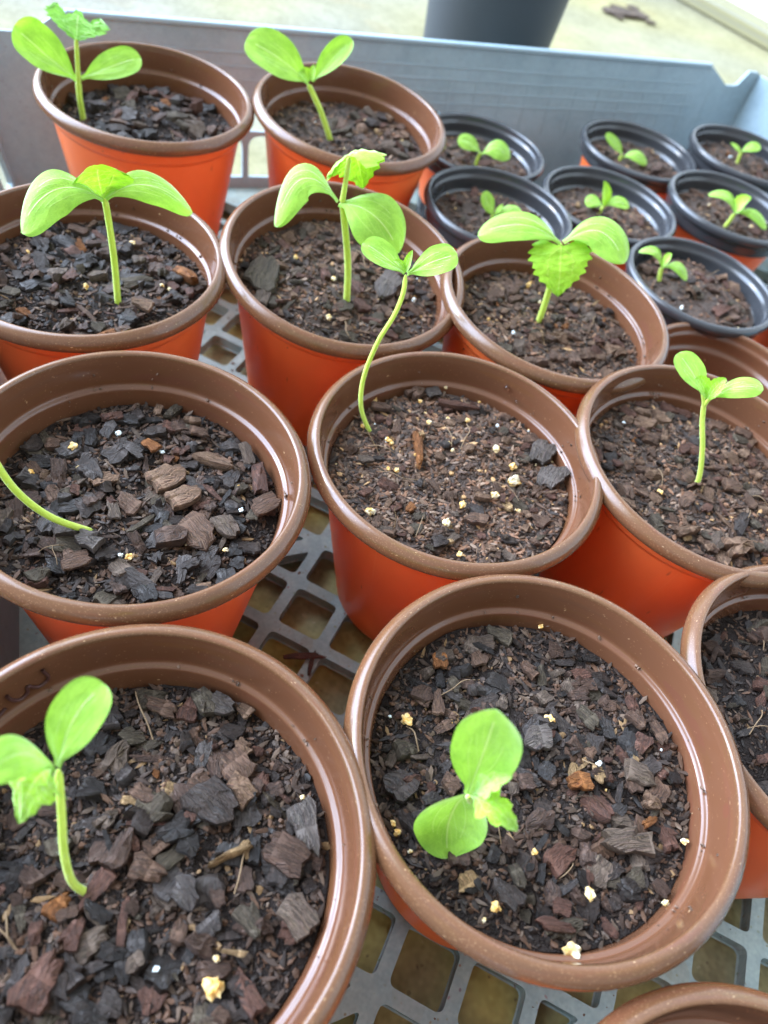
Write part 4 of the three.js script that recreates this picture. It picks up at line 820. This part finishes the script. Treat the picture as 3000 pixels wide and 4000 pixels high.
// ---------------------------------------------------------------- small things
{                                          // two drops on the far inner wall of the centre pot
  const water = new THREE.MeshPhysicalMaterial({ color: 0xffffff, roughness: 0.02, transmission: 1, thickness: 0.001, ior: 1.33 });
  const up = upOf('G'), [gx, gz, , , gy] = POTS.G;
  [[-1.30, 1.635, 'upper water drop on the far inner wall of the centre pot'], [-1.17, 1.56, 'lower water drop on the far inner wall of the centre pot']].forEach(([a, y, label]) => {
    const g = new THREE.SphereGeometry(0.0010, 16, 12); const m = tag(single('water_drop', g, water), label, 'water drop');
    const r = (0.886 + (y - 1.55) * 0.09) * U - 0.0004;
    m.position.set(gx, FLOOR + POT_H * U + gy, gz).add(V(Math.cos(a) * r, -(POT_H - y) * U, Math.sin(a) * r).applyQuaternion(new THREE.Quaternion().setFromUnitVectors(V(0, 1, 0), up)));
  });
}
{                                          // soil dust fallen on the bars of the lattice
  const list = [], P = 0.444, q = Math.SQRT1_2, c = Math.cos(TRAY_TURN), n = Math.sin(TRAY_TURN);
  while (list.length < 900) {
    const s = rr(S0 + 0.2, S1 - 0.2), d = rr(0.2, D1 - 0.3), f1 = (s + d) * q / P - 0.07, f2 = (d - s) * q / P - 0.70, a = Math.abs(f1 - Math.round(f1)), b = Math.abs(f2 - Math.round(f2));
    if (a < 0.42 && b < 0.42) continue;
    list.push([TRAY_X + (s * c + d * n) * U, TRAY_Z + (-s * n + d * c) * U]);
  }
  const im = new THREE.InstancedMesh(CRUMB, M.crumb, list.length), col = new THREE.Color(); im.name = 'spilled_soil'; im.castShadow = im.receiveShadow = true;
  list.forEach(([x, z], i) => { const sz = 0.0004 + 0.0017 * Math.pow(rnd(), 3); ea.set(rnd(), rnd() * 6, rnd()); qa.setFromEuler(ea); ma.compose(V(x, FLOOR + sz * 0.1, z), qa, V(sz, sz, sz)); im.setMatrixAt(i, ma); const w = rr(0.5, 1.3); col.setRGB(0.12 * w, 0.075 * w, 0.05 * w); im.setColorAt(i, col); });
  scene.add(im);
  tag(im, 'brown soil crumbs spilled on the bars of the tray lattice', 'soil crumbs', null, 'stuff');
}
{                                          // a reddish scrap of bark fallen on the lattice
  const t = thing('bark_scrap', -0.0125, FLOOR + 0.0005, -0.1230);
  tag(t, 'reddish scrap of bark lying on the tray lattice between the pots', 'bark scrap');
  [[0, 0, 0.006, 0.4], [0.004, 0.002, 0.004, 1.7]].forEach(([x, z, s, a]) => { const m = part('scrap', SPLINTERS[2], BARK.red, t); m.position.set(x, s * 0.15, z); m.scale.setScalar(s); m.rotation.y = a; });
}
{                                          // dried leaf litter on the concrete, far right
  const t = thing('leaf_litter', 1.88 * U, 0.001, -22.3 * U);
  tag(t, 'dark dried scrap of leaf litter on the concrete beyond the tray', 'leaf litter');
  [[0, 0, 0.030, 0.2], [0.020, -0.012, 0.026, 0.8], [-0.020, 0.012, 0.018, 2], [0.012, -0.034, 0.016, 1], [-0.006, 0.024, 0.012, 2.6], [0.036, 0.004, 0.012, 0.3]].forEach(([x, z, s, a]) => { const m = part('scrap', FLAKES[(s * 1000) % 26 | 0], BARK.grey, t); m.position.set(x, 0.002, z); m.scale.set(s, s * 0.3, s * 1.3); m.rotation.y = a; });
  for (const [x, z, s, label] of [[-0.9, -21.3, 0.009, 'tiny dark crumb on the concrete between the big pot and the litter'], [2.6, -18.6, 0.007, 'tiny dark crumb on the concrete above the tray lip']]) {
    const m = tag(single('crumb', FLAKES[7], BARK_WET[1]), label, 'crumb'); m.position.set(x * U, 0.002, z * U); m.scale.set(s, s * 0.5, s);
  }
}
renderer.render(scene, camera);
